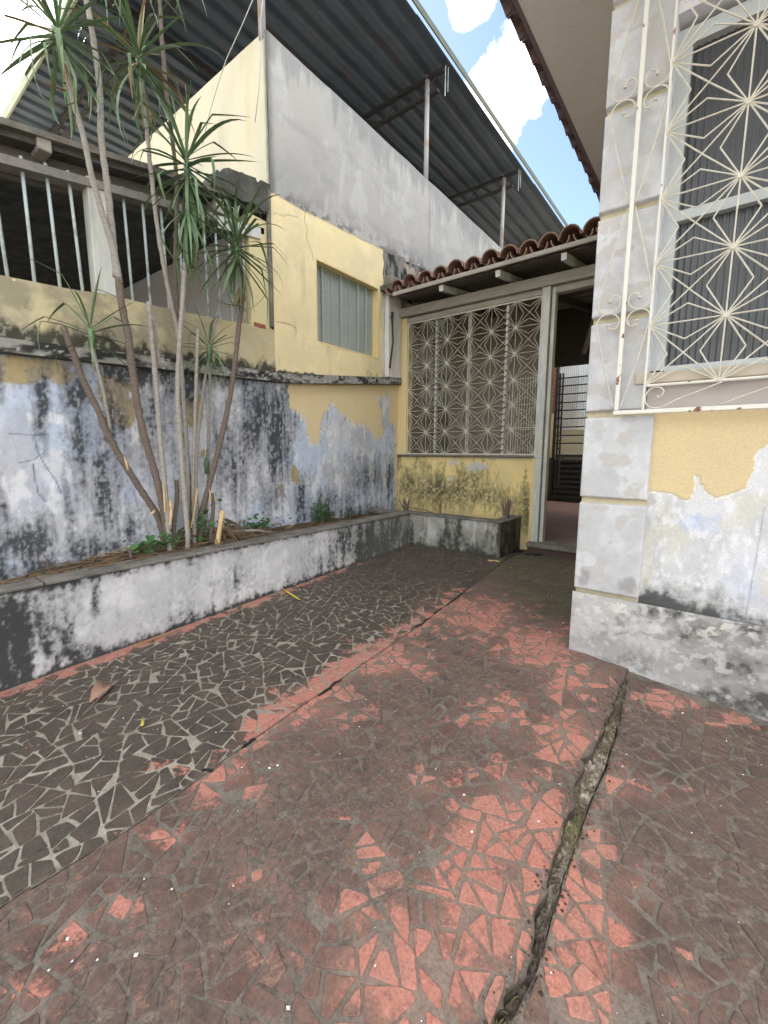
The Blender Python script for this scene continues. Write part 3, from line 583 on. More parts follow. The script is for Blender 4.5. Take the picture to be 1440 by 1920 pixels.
Ys = np.unique(np.concatenate([np.linspace(2.235, WY0, 70), np.linspace(WY0, WY1, 100), np.linspace(WY1, 3.9, 55), np.linspace(3.9, 9.4, 330)]))
Zs = np.unique(np.concatenate([np.linspace(1.60, WZ0, 50), np.linspace(WZ0, WZ1, 80), np.linspace(WZ1, 3.97, 170)]))
Yg, Zg = np.meshgrid(Ys, Zs, indexing='ij'); P = np.stack([np.full(Yg.shape, XW), Yg, Zg], -1)
# uneven top
P[:, :, 2] = np.where(Zg > 3.8, 3.8+(Zg-3.8)*(1+.08*(vn(Yg*3, Zg*0, 4)-.5)), Zg)
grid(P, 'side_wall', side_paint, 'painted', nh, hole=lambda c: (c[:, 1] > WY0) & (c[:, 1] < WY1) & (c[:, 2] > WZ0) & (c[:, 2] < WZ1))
grid(ruled(lambda t: np.stack([XW-.20*t, np.full(t.shape, 3.0), np.full(t.shape, 3.962)], -1)*0+np.stack([XW-.001+0*t, 2.235+7.1*t, 3.965+0*t], -1), lambda t: np.stack([XW-.2+0*t, 2.235+7.1*t, 3.967+0*t], -1), 60, 4), 'wall_top', lambda V, u, v: C3(len(V), (.3, .3, .3)), 'painted', nh)
def gab_paint(V, u, v):
    x, z = V[:, 0], V[:, 2]; n = len(V); c = mixc(C3(n, (.58, .54, .40)), (.48, .46, .37), ss(.4, .65, fbm(x*2, z*1.2, 101))*.8); c = mixc(c, (.50, .44, .26), ss(.55, .75, fbm(x*8, z*1.4, 102, 5))*.4)
    e = ss(-.045, -.0, x-XW+.03*(fbm(x*9, z*9, 103, 4)-.5)); c = mixc(c, (.10, .10, .08), e*.85); c = mixc(c, (.09, .085, .06), ss(.35, .6, np.exp(-(z-2.88)/.05)+(fbm(x*14, z*8, 104)-.5)*.6)*(x > -3.0)*.9); return c, .006*(fbm(x*4, z*4, 105)-.5)
grid(ruled(lambda t: np.stack([-6.5+3.72*t, 2.235+0*t, 1.6+0*t], -1), lambda t: np.stack([-6.5+3.72*t, 2.235+0*t, 3.968+0*t], -1), 300, 150), 'front_wall', gab_paint, 'painted', nh, normal=(0, -1, 0))
MB().box(-6.5, XW-.2, 2.25, 9.3, -.1, 3.93).build('house_body', 'concrete', nh)
MB().box(XW-.2, XW-.125, 2.25, 9.3, 1.5, 3.96).build('wall_backing', 'concrete', nh)
# dark weathered edge column at the corner
corner = MB().tube([(XW+.006, 2.212, 1.98), (XW+.008, 2.214, 2.3), (XW+.004, 2.212, 2.6), (XW+.008, 2.214, 2.93)], .017, 7).build('corner_edging', 'concrete', nh)
# window reveal + shutter
win = link('window', mesh('window_reveal', *(lambda m: (m.v, m.f))(MB().box(XW-.12, XW+.001, WY0-.012, WY0+.001, WZ0-.01, WZ1+.01).box(XW-.12, XW+.001, WY1-.001, WY1+.012, WZ0-.01, WZ1+.01).box(XW-.12, XW+.001, WY0, WY1, WZ1-.001, WZ1+.014).box(XW-.12, XW+.001, WY0, WY1, WZ0-.014, WZ0+.001)), 'yellow'), nh)
npan = 7; wpn = (WY1-WY0-.004)/npan
for k in range(npan):
    a = WY0+.002+k*wpn; mb = MB(); xs = XW-.075
    mb.box(xs-.01, xs, a+.004, a+wpn-.004, WZ0+.002, WZ1-.002).box(xs-.012, xs+.012, a+.001, a+.007, WZ0+.002, WZ1-.002)
    for j in range(34): z = WZ0+.02+j*.0182; mb.hexa([(xs+.0, a+.009, z), (xs+.006, a+.009, z), (xs+.006, a+wpn-.006, z+.002), (xs, a+wpn-.006, z+.002), (xs, a+.009, z+.012), (xs+.0015, a+.009, z+.011), (xs+.0015, a+wpn-.006, z+.013), (xs, a+wpn-.006, z+.014)])
    mb.build('shutter_leaf', 'shutter', win)
mb = MB()
for k in (1, 3, 5, 6): y = WY0+k*wpn; mb.box(XW-.060, XW-.048, y-.005, y+.005, WZ0, WZ1)
mb.build('shutter_rib', 'shutter', win)
# white pier with the drain pipe, seen between yellow wall and porch roof
box('pier', 'limewash', nh, XW+.001, XW+.05, 3.62, 3.835, 1.80, 2.60, .006)
box('pier_cap', 'concrete_dark', nh, XW-.1, XW+.12, 3.54, 3.85, 2.605, 2.655, .01)
# bare soffit stub under the grey wall
box('cornice', 'concrete', nh, XW-.1, XW+.10, 3.60, 4.3, 2.665, 2.76, .02)
pp = empty('drain_pipe', 'thin dark pipe running down the white pier beside the yellow wall', 'pipe')
MB().tube([AX(XW+.07, 735, 590), AX(XW+.07, 737, 640), AX(XW+.07, 731, 690)], .009, 7).build('pipe', 'steel_dark', pp, True)
MB().tube([AX(XW+.07, 736, 586), AX(XW+.075, 735, 596)], .014, 7).build('pipe_cap', 'steel_dark', pp, True)

# ================================================================== NEIGHBOUR'S PORCH (behind the bars)
npo = empty('neighbour_porch', 'dark open porch of the neighbour behind vertical bars and the parapet', 'porch')
bt = lerpline([-3, .69, 1.293, 2.141, 2.2], [2.2, 2.573, 2.690, 2.82, 2.83]); bl_ = lerpline([-3, .676, 1.04, 2.134, 2.2], [2.1, 2.418, 2.487, 2.658, 2.665])
strip('roof_edge', 'concrete', npo, XW-.03, XW+.0, lambda y: float(bt(y))-.030, lambda y: float(bt(y))+.0, -3, 2.17)
strip('roof_slab', 'concrete_dark', npo, -5.6, XW-.035, lambda y: float(bt(y))-.06, lambda y: float(bt(y))-.006, -3, 2.22)
strip('beam', 'rail_wood', npo, XW-.10, XW-.01, lambda y: float(bl_(y))-.042, lambda y: float(bl_(y))-.0, -3, 2.18)
strip('recess_board', 'interior_dark', npo, XW-.16, XW-.13, lambda y: float(bl_(y))-.05, lambda y: float(bt(y))-.05, -3, 2.2)
strip('plank', 'white_wood', npo, XW-.009, XW+.004, lambda y: float(bl_(y))-.085, lambda y: float(bl_(y))-.012, 1.80, 2.14, 4)
for (u_, v_) in ((85, 262), (415, 385)):
    p = AX(XW, u_, v_); box('bracket', 'grey_wood', npo, XW-.13, XW-.012, p[1]-.03, p[1]+.03, p[2]-.045, p[2]+.045, .006)
a, b = AX(XW-.02, 168, 335), AX(XW-.02, 205, 565)
MB().hexa([(XW-.1, a[1]-.015, 2.50), (XW-.02, a[1]-.015, 2.50), (XW-.02, a[1]+.10, 2.50), (XW-.1, a[1]+.10, 2.50), (XW-.1, a[1]-.01, 1.86), (XW-.02, a[1]-.01, 1.86), (XW-.02, a[1]+.11, 1.86), (XW-.1, a[1]+.11, 1.86)]).build('wooden_post', 'white_wood', npo, bevel=.006)
box('back_wall', 'interior_pale', npo, -5.7, -5.6, -3, 2.2, -.1, 2.9); box('porch_floor', 'interior_pale', npo, -5.6, XW-.2, -3, 2.2, 1.2, 1.3); box('end_wall', 'interior_pale', npo, -5.6, XW-.2, 2.19, 2.225, 1.3, 2.75)
for k, (u0, v0, u1, v1) in enumerate([(-22, 285, 14, 512), (40, 306, 65, 528), (86, 318, 113, 538), (128, 332, 156, 548), (230, 362, 250, 570), (266, 372, 283, 575), (300, 380, 318, 580), (332, 385, 346, 585), (380, 402, 392, 592), (402, 408, 414, 598), (427, 416, 436, 604), (455, 425, 460, 606), (-60, 270, -20, 500)]):
    p, q = AX(XW-.05, u0, v0), AX(XW-.05, u1, v1); MB().tube([p+[0, 0, .03], (p+q)/2+[0, 0, 0], q-[0, 0, .05]], .0085, 6).build('bar', 'bar_blue', npo, True)
# dark concrete pediment and weathered pillar by the house corner
mb = MB(); pr = [AX(XW, *q) for q in ((393, 338), (404, 324), (422, 317), (440, 322), (472, 336), (500, 352), (502, 405), (478, 386), (440, 372), (400, 352))]
pr = [a+(b-a)*t+np.array([0, random.gauss(0, .012), random.gauss(0, .012)]) for a, b in zip(pr, pr[1:]+pr[:1]) for t in (0, .33, .66)]
k = len(pr); V = [(XW+.02, p[1], p[2]) for p in pr]+[(XW-.12, p[1], p[2]) for p in pr]
mb.add(V, [tuple(range(k)), tuple(range(2*k-1, k-1, -1))]+[(i, i+k, (i+1) % k+k, (i+1) % k) for i in range(k)]).build('roof_end', 'concrete_dark', npo)
p = AX(XW, 496, 500); box('pillar', 'yellow_pale', npo, XW-.14, XW-.01, p[1]-.12, p[1]+.055, 1.94, 2.72, .006)
box('red_brick', 'brick', npo, XW-.12, XW-.0, 2.06, 2.16, 1.955, 1.985, .004)

# ================================================================== BIG METAL ROOF
rf = empty('metal_canopy', 'huge corrugated metal roof on thin posts high above the neighbour house', 'roof')
ZR = 5.02; XE = -2.52; pitch = .19; prof = [(0, 0), (.06, 0), (.08, .035), (.15, .035), (.17, 0)]
xs = []; x = -13.2
while x < XE: xs += [(x+a, h) for a, h in prof]; x += pitch
xs = [q for q in xs if q[0] <= XE]
def curve(y): return ZR-.0*y
V = []; Fc = []; rows = [(1.84, 0), (3.8, .0), (3.801, .012), (7.0, .0), (7.001, .012), (10.6, 0), (18, 0)]
for y, dz in rows: V += [(x, y, ZR+h+dz) for x, h in xs]
n = len(xs)
for r in range(len(rows)-1): Fc += [(r*n+i, r*n+i+1, (r+1)*n+i+1, (r+1)*n+i) for i in range(n-1)]
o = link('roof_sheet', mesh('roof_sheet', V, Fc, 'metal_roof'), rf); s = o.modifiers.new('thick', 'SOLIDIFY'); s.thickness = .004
box('edge_flashing', mat('edge_trim', (.16, .18, .14), .7, noise=.6, nscale=8, col2=(.08, .09, .075)), rf, XE, XE+.012, 1.84, 18, ZR-.012, ZR+.05)
box('front_flashing', mat('front_trim', (.42, .45, .34), .7, noise=.6, nscale=8, col2=(.25, .28, .2)), rf, -13, XE, 1.815, 1.835, ZR-.06, ZR+.05)
for y in (2.24, 4.40, 6.48, 8.87, 11.5):
    for dz, yo in ((-.03, 0), (-.17, .03)): box('truss_chord', 'steel_dark', rf, -12.5, -2.62 if dz > -.1 else -2.70, y-.025+yo, y+.025+yo, ZR+dz-.03, ZR+dz)
    mb = MB(); x = -2.7
    while x > -8: mb.tube([(x, y, ZR-.05), (x-.25, y+.02, ZR-.22), (x-.5, y, ZR-.05)], .008, 4); x -= .5
    mb.build('truss_web', 'steel_dark', rf)
    MB().tube([(XW-.04, y, 3.93), (XW-.04, y, ZR-.02)], .026, 10).build('post', 'post_rust', rf, True)
    MB().tube([(-2.60, y, ZR-.02), (-2.60, y, ZR-.30)], .006, 5).tube([(-2.585, y+.03, ZR-.02), (-2.585, y+.03, ZR-.25)], .004, 5).build('hanger', 'bar_blue', rf)
for x in (-4.6, -7.2, -9.8): box('purlin', 'steel_dark', rf, x-.03, x+.03, 1.9, 17, ZR-.075, ZR-.01)
wr = empty('overhead_cable', 'thin pale cable looping down from the metal roof in front of the pale gable', 'cable')
def wirepts(L): return [AY(2.15, *q) if len(q) == 2 else AY(*q[2:], *q[:2]) for q in L]
MB().tube(wirepts([(478, -10), (455, 45), (425, 110), (408, 160), (392, 215), (380, 270)]), .0035, 5).build('cable', 'wire', wr, True)
wr2 = empty('post_cable', 'thin white cable hanging straight down beside the corner post', 'cable')
MB().tube(wirepts([(494, -10), (488, 40), (490, 80), (486, 160), (478, 230)]), .003, 5).build('cable', 'wire', wr2, True)

# ================================================================== PLANTER
ZT = .47
pl = empty('planter', 'low L shaped masonry planter with white faces blackened by mould along the wall', 'planter')
def rim_paint(V, u, v):
    y, z = V[:, 1], V[:, 2]; n = len(V); wu = u+50*(fbm(y*3, z*3, 111)-.5)+16*(fbm(y*20, z*16, 112)-.5); wv = v+30*(fbm(y*4, z*4, 113)-.5)
    c = mixc(C3(n, (.45, .45, .475)), (.58, .58, .60), ss(.4, .62, fbm(y*5, z*6, 114))); c = mixc(c, (.42, .42, .44), ss(.5, .7, fbm(y*12, z*10, 115))*.6); c = c*(.88+.24*fbm(y*60, z*40, 116, 3))[:, None]
    zb = zf(V[:, 0], y); h = (z-zb)/(ZT-zb)
    f = np.maximum.reduce([np.exp(-(1-h)/.09)*(.75+.3*(y < .9)), np.exp(-h/.12)*.85, bl(u, v, [(20, 1180, 90, 110, .98), (80, 1200, 70, 60, .6), (180, 1120, 12, 40, .7), (700, 1020, 110, 60, .62), (620, 1060, 60, 40, .4), (740, 1000, 40, 40, .55), (440, 1085, 50, 30, .35), (160, 1230, 80, 30, .7), (0, 1250, 100, 60, .9)])])
    m = f+(fbm(y*24, z*5, 117, 5, .6)-.5)*.9+(fbm(y*60, z*50, 118, 4, .65)-.5)*.8+.16*ss(2.2, 3.0, y)
    c = mixc(c, (.22, .22, .225), ss(.10, .5, m)*.55); c = mixc(c, (.035, .037, .038), ss(.38, .75, m)*.95); c = mixc(c, (.20, .205, .19), ss(2.3, 3.1, y)*.45)
    return c, .006*(fbm(y*6, z*6, 119, 3)-.5)-.002*ss(.38, .75, m)
lnr = lambda x, zf_: (lambda t: np.stack([np.full(t.shape, x), -.6+(3.40+.6)*t, zf_(-.6+4.0*t)], -1))
grid(ruled(lnr(XR, lambda y: zf(XR, y)-.03), lnr(XR, lambda y: 0*y+ZT-.004), 620, 75), 'planter_face', rim_paint, 'painted', pl)
MB().box(XR-.10, XR-.008, -3, 3.40, -.05, ZT-.006).box(XR-.008, XR, -3, -.6, -.05, ZT-.006).build('planter_wall', 'concrete', pl)
def cope(name, x0, x1, y0, y1, z0, z1): return box(name, 'concrete', pl, x0, x1, y0, y1, z0, z1, .006)
yy = [-3, -1.2, -.2, .55, 1.25, 1.9, 2.55, 3.15, 3.40]
for a, b in zip(yy, yy[1:]): cope('coping_slab', XR-.125, XR+.012, a+.003, b-.003, ZT-.005+random.uniform(-.002, .002), ZT+.012)
BX0, BX1, BY = XR, -1.385, 3.39
def back_paint(V, u, v):
    x, z = V[:, 0], V[:, 2]; y = V[:, 1]; n = len(V); s = x+y; zb = zf(x, y); h = (z-zb)/(ZT-zb)
    c = mixc(C3(n, (.27, .265, .24)), (.36, .355, .33), ss(.45, .65, fbm(s*7, z*7, 121))); f = np.maximum(np.exp(-h/.22)*.8, .25+.5*bl(u, v, [(840, 1010, 40, 60, .6), (945, 1010, 30, 60, .9), (770, 1000, 14, 40, .6)]))
    m = f+(fbm(s*18, z*5, 122, 5)-.5)*1.0+(fbm(s*45, z*40, 123, 4)-.5)*.5; c = mixc(c, (.045, .045, .038), ss(.3, .75, m)*.9); return mixc(c, (.55, .55, .56), ss(.60, .72, fbm(s*22, z*7, 124, 5))*.5*ss(.2, .5, h)), .005*(fbm(s*6, z*6, 125)-.5)
grid(ruled(lambda t: np.stack([BX0+(BX1-BX0)*t, BY+0*t, zf(BX0+(BX1-BX0)*t, BY+0*t)-.03], -1), lambda t: np.stack([BX0+(BX1-BX0)*t, BY+0*t, ZT-.004+0*t], -1), 150, 55), 'back_planter_face', back_paint, 'painted', pl, normal=(0, -1, 0))
grid(ruled(lambda t: np.stack([BX1+0*t, BY+.46*t, zf(BX1+0*t, BY+.46*t)-.03], -1), lambda t: np.stack([BX1+0*t, BY+.46*t, ZT-.004+0*t], -1), 70, 55), 'back_planter_end', lambda V, u, v: (mixc(back_paint(V, u, v)[0], (.04, .038, .032), np.full(len(V), .62))), 'painted', pl, normal=(1, 0, 0))  # end face mixed darker than the front, its shade put into the colour
MB().box(BX0+.004, BX1-.008, BY+.008, BY+.09, -.05, ZT-.006).box(BX1-.09, BX1-.008, BY+.09, YB-.002, -.05, ZT-.006).build('back_planter_wall', 'concrete', pl)
for a, b in ((BX0-.1, -2.02), (-2.015, -1.70), (-1.695, BX1+.01)): cope('coping_slab', a, b, BY-.012, BY+.10, ZT-.003+random.uniform(-.003, .002), ZT+.014+random.uniform(-.002, .003))
cope('coping_slab', BX1-.10, BX1+.012, BY+.105, YB-.004, ZT-.004, ZT+.011); cope('cross_slab', XW+.01, XR-.13, 3.34, 3.44, ZT-.03, ZT+.006)
def soilf(x, y): return ZT-.035+.035*(fbm(x*6, y*6, 131)-.5)+.05*np.exp(-((y-1.55)/.45)**2)-.05*(1-ss(.2, .9, y))+.012*(fbm(x*40, y*40, 132)-.5)
Yg, Xg = np.meshgrid(np.linspace(-.6, 3.4, 300), np.linspace(XW-.005, XR-.095, 36), indexing='ij')
tag(link('soil', mesh('soil', np.stack([Xg, Yg, soilf(Xg, Yg)], -1).reshape(-1, 3), (lambda i: np.stack([i[:-1, :-1], i[:-1, 1:], i[1:, 1:], i[1:, :-1]], -1).reshape(-1, 4))(np.arange(Xg.size).reshape(Xg.shape)), 'soil', True), pl), kind='stuff')
Yg, Xg = np.meshgrid(np.linspace(3.44, YB+.0, 30), np.linspace(XW, BX1-.09, 90), indexing='ij')
tag(link('soil', mesh('soil', np.stack([Xg, Yg, ZT-.06+.03*(fbm(Xg*8, Yg*8, 133)-.5)], -1).reshape(-1, 3), (lambda i: np.stack([i[:-1, :-1], i[:-1, 1:], i[1:, 1:], i[1:, :-1]], -1).reshape(-1, 4))(np.arange(Xg.size).reshape(Xg.shape)), 'soil', True), pl), kind='stuff')

# ================================================================== PORCH AT THE BACK
po = empty('porch', 'porch with star lattice screen and clay tile eave at the back of the patio', 'porch')
PX0, PX1 = -2.665, -1.285
def low_paint(V, u, v):
    x, z = V[:, 0], V[:, 2]; n = len(V); c = mixc(C3(n, (.74, .59, .28)), (.62, .52, .28), ss(.4, .65, fbm(x*5, z*5, 141))*.6)
    f = bl(u+20*(fbm(x*8, z*8, 142)-.5), v+16*(fbm(x*8, z*8, 143)-.5), [(830, 918, 90, 36, .85), (770, 908, 50, 34, .8), (880, 900, 50, 34, .6), (795, 880, 12, 40, .55), (835, 870, 8, 30, .5), (960, 945, 60, 24, .6), (900, 930, 70, 24, .7), (985, 960, 12, 60, .95), (745, 900, 6, 80, .7)])
    m = f+(fbm(x*22, z*4, 144, 6, .66)-.5)*.9+(fbm(x*55, z*35, 145, 5, .65)-.5)*.8; c = mixc(c, (.30, .27, .12), ss(.15, .5, m)*.75); c = mixc(c, (.085, .085, .055), ss(.38, 1.0, m)*.9); c = mixc(c, (.62, .52, .30), ss(.58, .66, fbm(x*50, z*40, 148, 5))*ss(.3, .6, f)*.7)
    c = mixc(c, (.48, .49, .50), ss(.5, .62, bl(u, v, [(890, 875, 30, 14, .8), (850, 868, 14, 8, .8), (845, 895, 10, 10, .7), (930, 860, 50, 4, .7)])+(fbm(x*30, z*26, 146, 4)-.5)*.8)*.8)
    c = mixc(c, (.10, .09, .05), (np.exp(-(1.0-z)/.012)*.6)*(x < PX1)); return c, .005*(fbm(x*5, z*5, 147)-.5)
grid(ruled(lambda t: np.stack([XW-.0+(-1.29-XW)*t, YB+0*t, .15+0*t], -1), lambda t: np.stack([XW+(-1.29-XW)*t, YB+0*t, 1.005+0*t], -1), 260, 150), 'low_wall', low_paint, 'smooth_painted', po, normal=(0, -1, 0))
MB().box(XW+.001, -1.295, YB+.008, YB+.12, -.05, 1.0).build('wall_core', 'concrete', po)
box('side_strip', 'yellow', po, XW+.002, PX0-.0, YB-.004, YB+.10, 1.006, 2.46, .004)
box('sill', 'concrete', po, PX0-.10, PX1+.01, YB-.025, YB+.09, 1.006, 1.022, .003)
# lattice screen
def star(full, r, pw, ph, hub=True):
    """half-length rods from a star centre, joining at the mid points of each link; full = set of allowed (sx, sz) quadrants"""
    mb = MB(); K = .28
    ends = [(.5, 0), (-.5, 0), (0, .5), (0, -.5), (.5, .5), (-.5, .5), (.5, -.5), (-.5, -.5)]
    for s in (1, -1):
        for t in (1, -1): ends += [(.5*s, K*t), (K*t, .5*s)]
    for ex, ez in ends:
        if full(ex, ez): mb.tube([(0, 0, 0), (ex*pw, .0 if abs(ex) < .01 or abs(ez) < .01 else .004, ez*ph)], r, 5, False)
    if hub:
        hr = r*3.4; ring = [(hr*math.cos(t*math.pi/5), -.006, hr*math.sin(t*math.pi/5)) for t in range(10)]
        ring = [q for q in ring if full(q[0]*2 if abs(q[0]) > 1e-6 else 0, q[2]*2 if abs(q[2]) > 1e-6 else 0)]
        if len(ring) > 2: k = len(ring); mb.add(ring+[(q[0], .006, q[2]) for q in ring], [tuple(range(k)), tuple(range(2*k-1, k-1, -1))]+[(i, i+k, (i+1) % k+k, (i+1) % k) for i in range(k)])
    return mb
def lattice(parent, x0, z0, nx, nz, pw, ph, y, r, m):
    cache = {}
    for i in range(nx+1):
        for j in range(nz+1):
            key = (i == 0, i == nx, j == 0, j == nz)
            if key not in cache:
                f = lambda ex, ez, key=key: not ((key[0] and ex < -1e-6) or (key[1] and ex > 1e-6) or (key[2] and ez < -1e-6) or (key[3] and ez > 1e-6))
                b = star(f, r, pw, ph); cache[key] = mesh('star', b.v, b.f, m)
            o = link('star', cache[key], parent); o.location = (x0+i*pw, y, z0+j*ph)
sc = link('lattice_frame', mesh('lattice_frame', *(lambda m: (m.v, m.f))(MB().box(-2.66, -2.648, YB+.0, YB+.012, 1.024, 2.352).box(PX1-.016, PX1-.004, YB, YB+.012, 1.024, 2.352).box(-2.648, PX1-.016, YB, YB+.012, 1.024, 1.036).box(-2.648, PX1-.016, YB, YB+.012, 2.34, 2.352)), 'iron'), po)
lattice(sc, -2.655, 1.028, 6, 6, .2275, .2203, YB+.006, .0023, 'iron')
for x, wd_, nm_, mm in ((-2.34, .020, 'mullion', 'white_wood'), (-1.975, .034, 'mullion', 'grey_wood'), (-1.61, .024, 'mullion', 'white_wood')):
    box(nm_, mm, po, x-wd_/2, x+wd_/2, YB+.035, YB+.07, 1.023, 2.35, .003)
    if wd_ < .03:
        mb = MB(); z = 1.06
        while z < 2.3: mb.tube([(x-wd_/2-.004, YB+.03, z), (x+wd_/2+.004, YB+.03, z+.012)], .004, 5); z += .055
        mb.build('wire_tie', 'steel_dark', po)
box('lattice_top_rail', 'grey_wood', po, PX0, PX1-.004, YB-.01, YB+.05, 2.354, 2.40, .003)
def zb(x): return 2.41
beam('beam', 'grey_wood', po, (XW+.01, YB-.01, 2.452), (-.52, YB-.01, 2.440), .09, .085, .005)
MB().hexa([(PX1-.004, YB-.03, 1.0), (PX1+.062, YB-.03, 1.0), (PX1+.062, YB+.05, 1.0), (PX1-.004, YB+.05, 1.0), (PX1-.004, YB-.03, 2.408), (PX1+.062, YB-.03, 2.408), (PX1+.062, YB+.05, 2.408), (PX1-.004, YB+.05, 2.408)]).build('door_post', 'white_wood', po, bevel=.004)
box('door_post_base', 'white_wood', po, PX1+.006, PX1+.062, YB-.028, YB+.05, .25, 1.0, .004)
box('door_stop', 'white_wood', po, PX1+.068, PX1+.098, YB+.0, YB+.07, .25, 2.40, .004); box('yellow_reveal', 'yellow', po, PX1-.028, PX1+.004, YB-.006, YB+.1, .17, 1.003, .003)
box('door_head', 'grey_wood', po, PX1+.10, -.52, YB-.01, YB+.06, 2.345, 2.397, .003)
box('threshold', 'concrete', po, PX1-.01, -.50, YB-.12, YB+.10, .225, .262, .006); box('step_riser', mat('red_step', (.10, .06, .055), .8, noise=.6, nscale=12, col2=(.05, .03, .03)), po, PX1-.0, -.50, YB-.10, YB+.08, .08, .224, .004)
# rafters, fascia and clay tiles
YE_ = 3.56; sl_ = .16
for (u_, v_) in ((835, 557), (940, 534), (1062, 505)):
    p = AY(YE_+.06, u_, v_); beam('rafter', 'white_wood', po, (p[0], YE_-.02, 2.488), (p[0], YE_+2.6, 2.488+2.62*sl_), .042, .05, .003)
beam('fascia_board', 'grey_wood', po, (-2.60, YE_-.045, 2.530), (-.55, YE_-.045, 2.548), .022, .034, .003)
MB().hexa([(-2.62, YE_+.07, 2.536), (-.52, YE_+.07, 2.55), (-.52, 6.2, 2.97), (-2.62, 6.2, 2.96), (-2.62, YE_+.07, 2.551), (-.52, YE_+.07, 2.565), (-.52, 6.2, 2.985), (-2.62, 6.2, 2.975)]).build('roof_boarding', 'dark_wood', po)
def barrel(L, r0, r1, up, th=.010, n=9):
    mb = MB(); V = []
    for y, r in ((0, r0), (L, r1)):
        for rr in (r, r-th):
            for k in range(n): t = math.pi*k/(n-1); V.append((rr*math.cos(t), y, (rr*math.sin(t) if up else -rr*math.sin(t))))
    a, b, c, d = 0, n, 2*n, 3*n; Fc = []
    for k in range(n-1): Fc += [(a+k, c+k, c+k+1, a+k+1), (b+k, b+k+1, d+k+1, d+k), (a+k, a+k+1, b+k+1, b+k), (c+k, d+k, d+k+1, c+k+1)]
    Fc += [(a, b, d, c), (a+n-1, c+n-1, d+n-1, b+n-1)]; mb.add(V, Fc); return mesh('roof_tile', mb.v, mb.f, 'terracotta', False)
capm, canm = barrel(.42, .078, .062, True), barrel(.42, .070, .078, False)
tx = [-2.56+.156*k for k in range(14)]
for row in range(5):
    for k, x in enumerate(tx):
        if x > -.5: continue
        zz = 2.534+.017*(x+2.6)/2.1; ca = link('roof_tile', canm if True else capm, po); dy = row*.36
        ca.location = (x-.078+random.uniform(-.004, .004), YE_-.035+dy+random.uniform(-.008, .008), zz+.072+dy*sl_); ca.rotation_euler = (math.atan(sl_)+random.gauss(0, .012), random.gauss(0, .03), random.gauss(0, .015))
        cb = link('roof_tile', capm, po); cb.location = (x+random.uniform(-.005, .005), YE_-.05+dy+random.uniform(-.015, .015), zz+.045+dy*sl_+.012*random.random()); cb.rotation_euler = (math.atan(sl_)+random.gauss(0, .015), random.gauss(0, .05), random.gauss(0, .02))
# porch interior
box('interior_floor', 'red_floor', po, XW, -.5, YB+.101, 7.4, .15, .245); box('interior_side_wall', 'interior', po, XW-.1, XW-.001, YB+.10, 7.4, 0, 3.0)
mb = MB(); y = 4.2
while y < 6.1: zz = 2.53+(y-YE_)*sl_; mb.box(-2.6, -.5, y, y+.05, zz-.05, zz-.01); y += .36
mb.build('roof_batten', 'grey_wood', po)
for x in (-2.2, -1.45, -.8): beam('rafter_inside', 'dark_wood', po, (x, 3.95, 2.47), (x, 6.15, 2.83), .06, .07)
beam('diagonal_brace', 'grey_wood', po, (-1.15, 5.2, 2.6), (-1.5, 6.15, 2.32), .05, .05)
# partition seen through the lattice, with barred opening
box('partition', 'interior', po, -2.78, -1.66, 4.95, 5.02, .245, 2.7); 
mb = MB(); k = 0
for k in range(15):
    p0 = AY(4.6, 951+k*4.7, 846); z1 = 1.78+.06*math.sin(k/14*math.pi); mb.tube([(p0[0], 4.6, .3), (p0[0], 4.6, z1)], .0045, 5)
a, b = AY(4.6, 948, 800)[0], AY(4.6, 1018, 800)[0]; mb.box(a, b, 4.595, 4.605, 1.30, 1.315).box(a, b, 4.595, 4.605, .33, .345)
mb.build('inner_gate', 'iron', po)

# ---- far gate and frosted screen beyond the porch
fg = empty('iron_gate', 'dark iron gate folded open at the far end of the porch', 'gate'); YG = 6.9
def gx(u_, v_, y=YG): return AY(y, u_, v_)
for (u0, v0, u1, v1) in ((1051, 700, 1041, 915), (1057, 700, 1046, 912)):
    a, b = gx(u0, v0), gx(u1, v1); MB().tube([a, b], .014, 6).build('gate_stile', 'steel_dark', fg)
for k in range(14): v_ = 712+k*14.5; a, b = gx(1046-k*.4, v_), gx(1057-k*.6, v_-3); MB().tube([a, b], .008, 5).build('gate_rung', 'steel_dark', fg)
scn = empty('frosted_screen', 'pale ribbed translucent screen with dark horizontal bars seen through the doorway', 'screen')
a, b = gx(1061, 690, 7.6), gx(1130, 857, 7.6); box('lower_panel', mat('cream_panel', (.85, .80, .60), .7), scn, a[0]-.12, b[0]+.4, 7.60, 7.62, b[2]-.05, 1.42)
mb = MB(); x = a[0]-.12
while x < b[0]+.4: mb.hexa([(x, 7.6, 1.421), (x+.015, 7.588, 1.421), (x+.03, 7.6, 1.421), (x+.015, 7.61, 1.421), (x, 7.6, 2.6), (x+.015, 7.588, 2.6), (x+.03, 7.6, 2.6), (x+.015, 7.61, 2.6)]); x += .032
mb.build('ribbed_panel', 'frosted', scn)
for v_ in (706, 721, 737, 753, 768, 784, 800, 816, 831): p = gx(1090, v_, 7.55); box('crossbar', 'steel_dark', scn, a[0]-.12, b[0]+.4, 7.545, 7.56, p[2]-.010, p[2]+.010)
box('screen_post', 'steel_dark', scn, a[0]-.13, a[0]-.09, 7.54, 7.58, .3, 2.7)
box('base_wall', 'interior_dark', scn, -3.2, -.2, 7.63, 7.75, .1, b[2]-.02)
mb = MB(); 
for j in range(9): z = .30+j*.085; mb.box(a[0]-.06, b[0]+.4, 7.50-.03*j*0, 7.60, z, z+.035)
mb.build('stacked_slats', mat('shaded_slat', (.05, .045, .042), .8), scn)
box('header', 'dark_wood', po, XW, -.49, 6.20, 6.25, gx(1080, 684, 6.2)[2], 3.02)
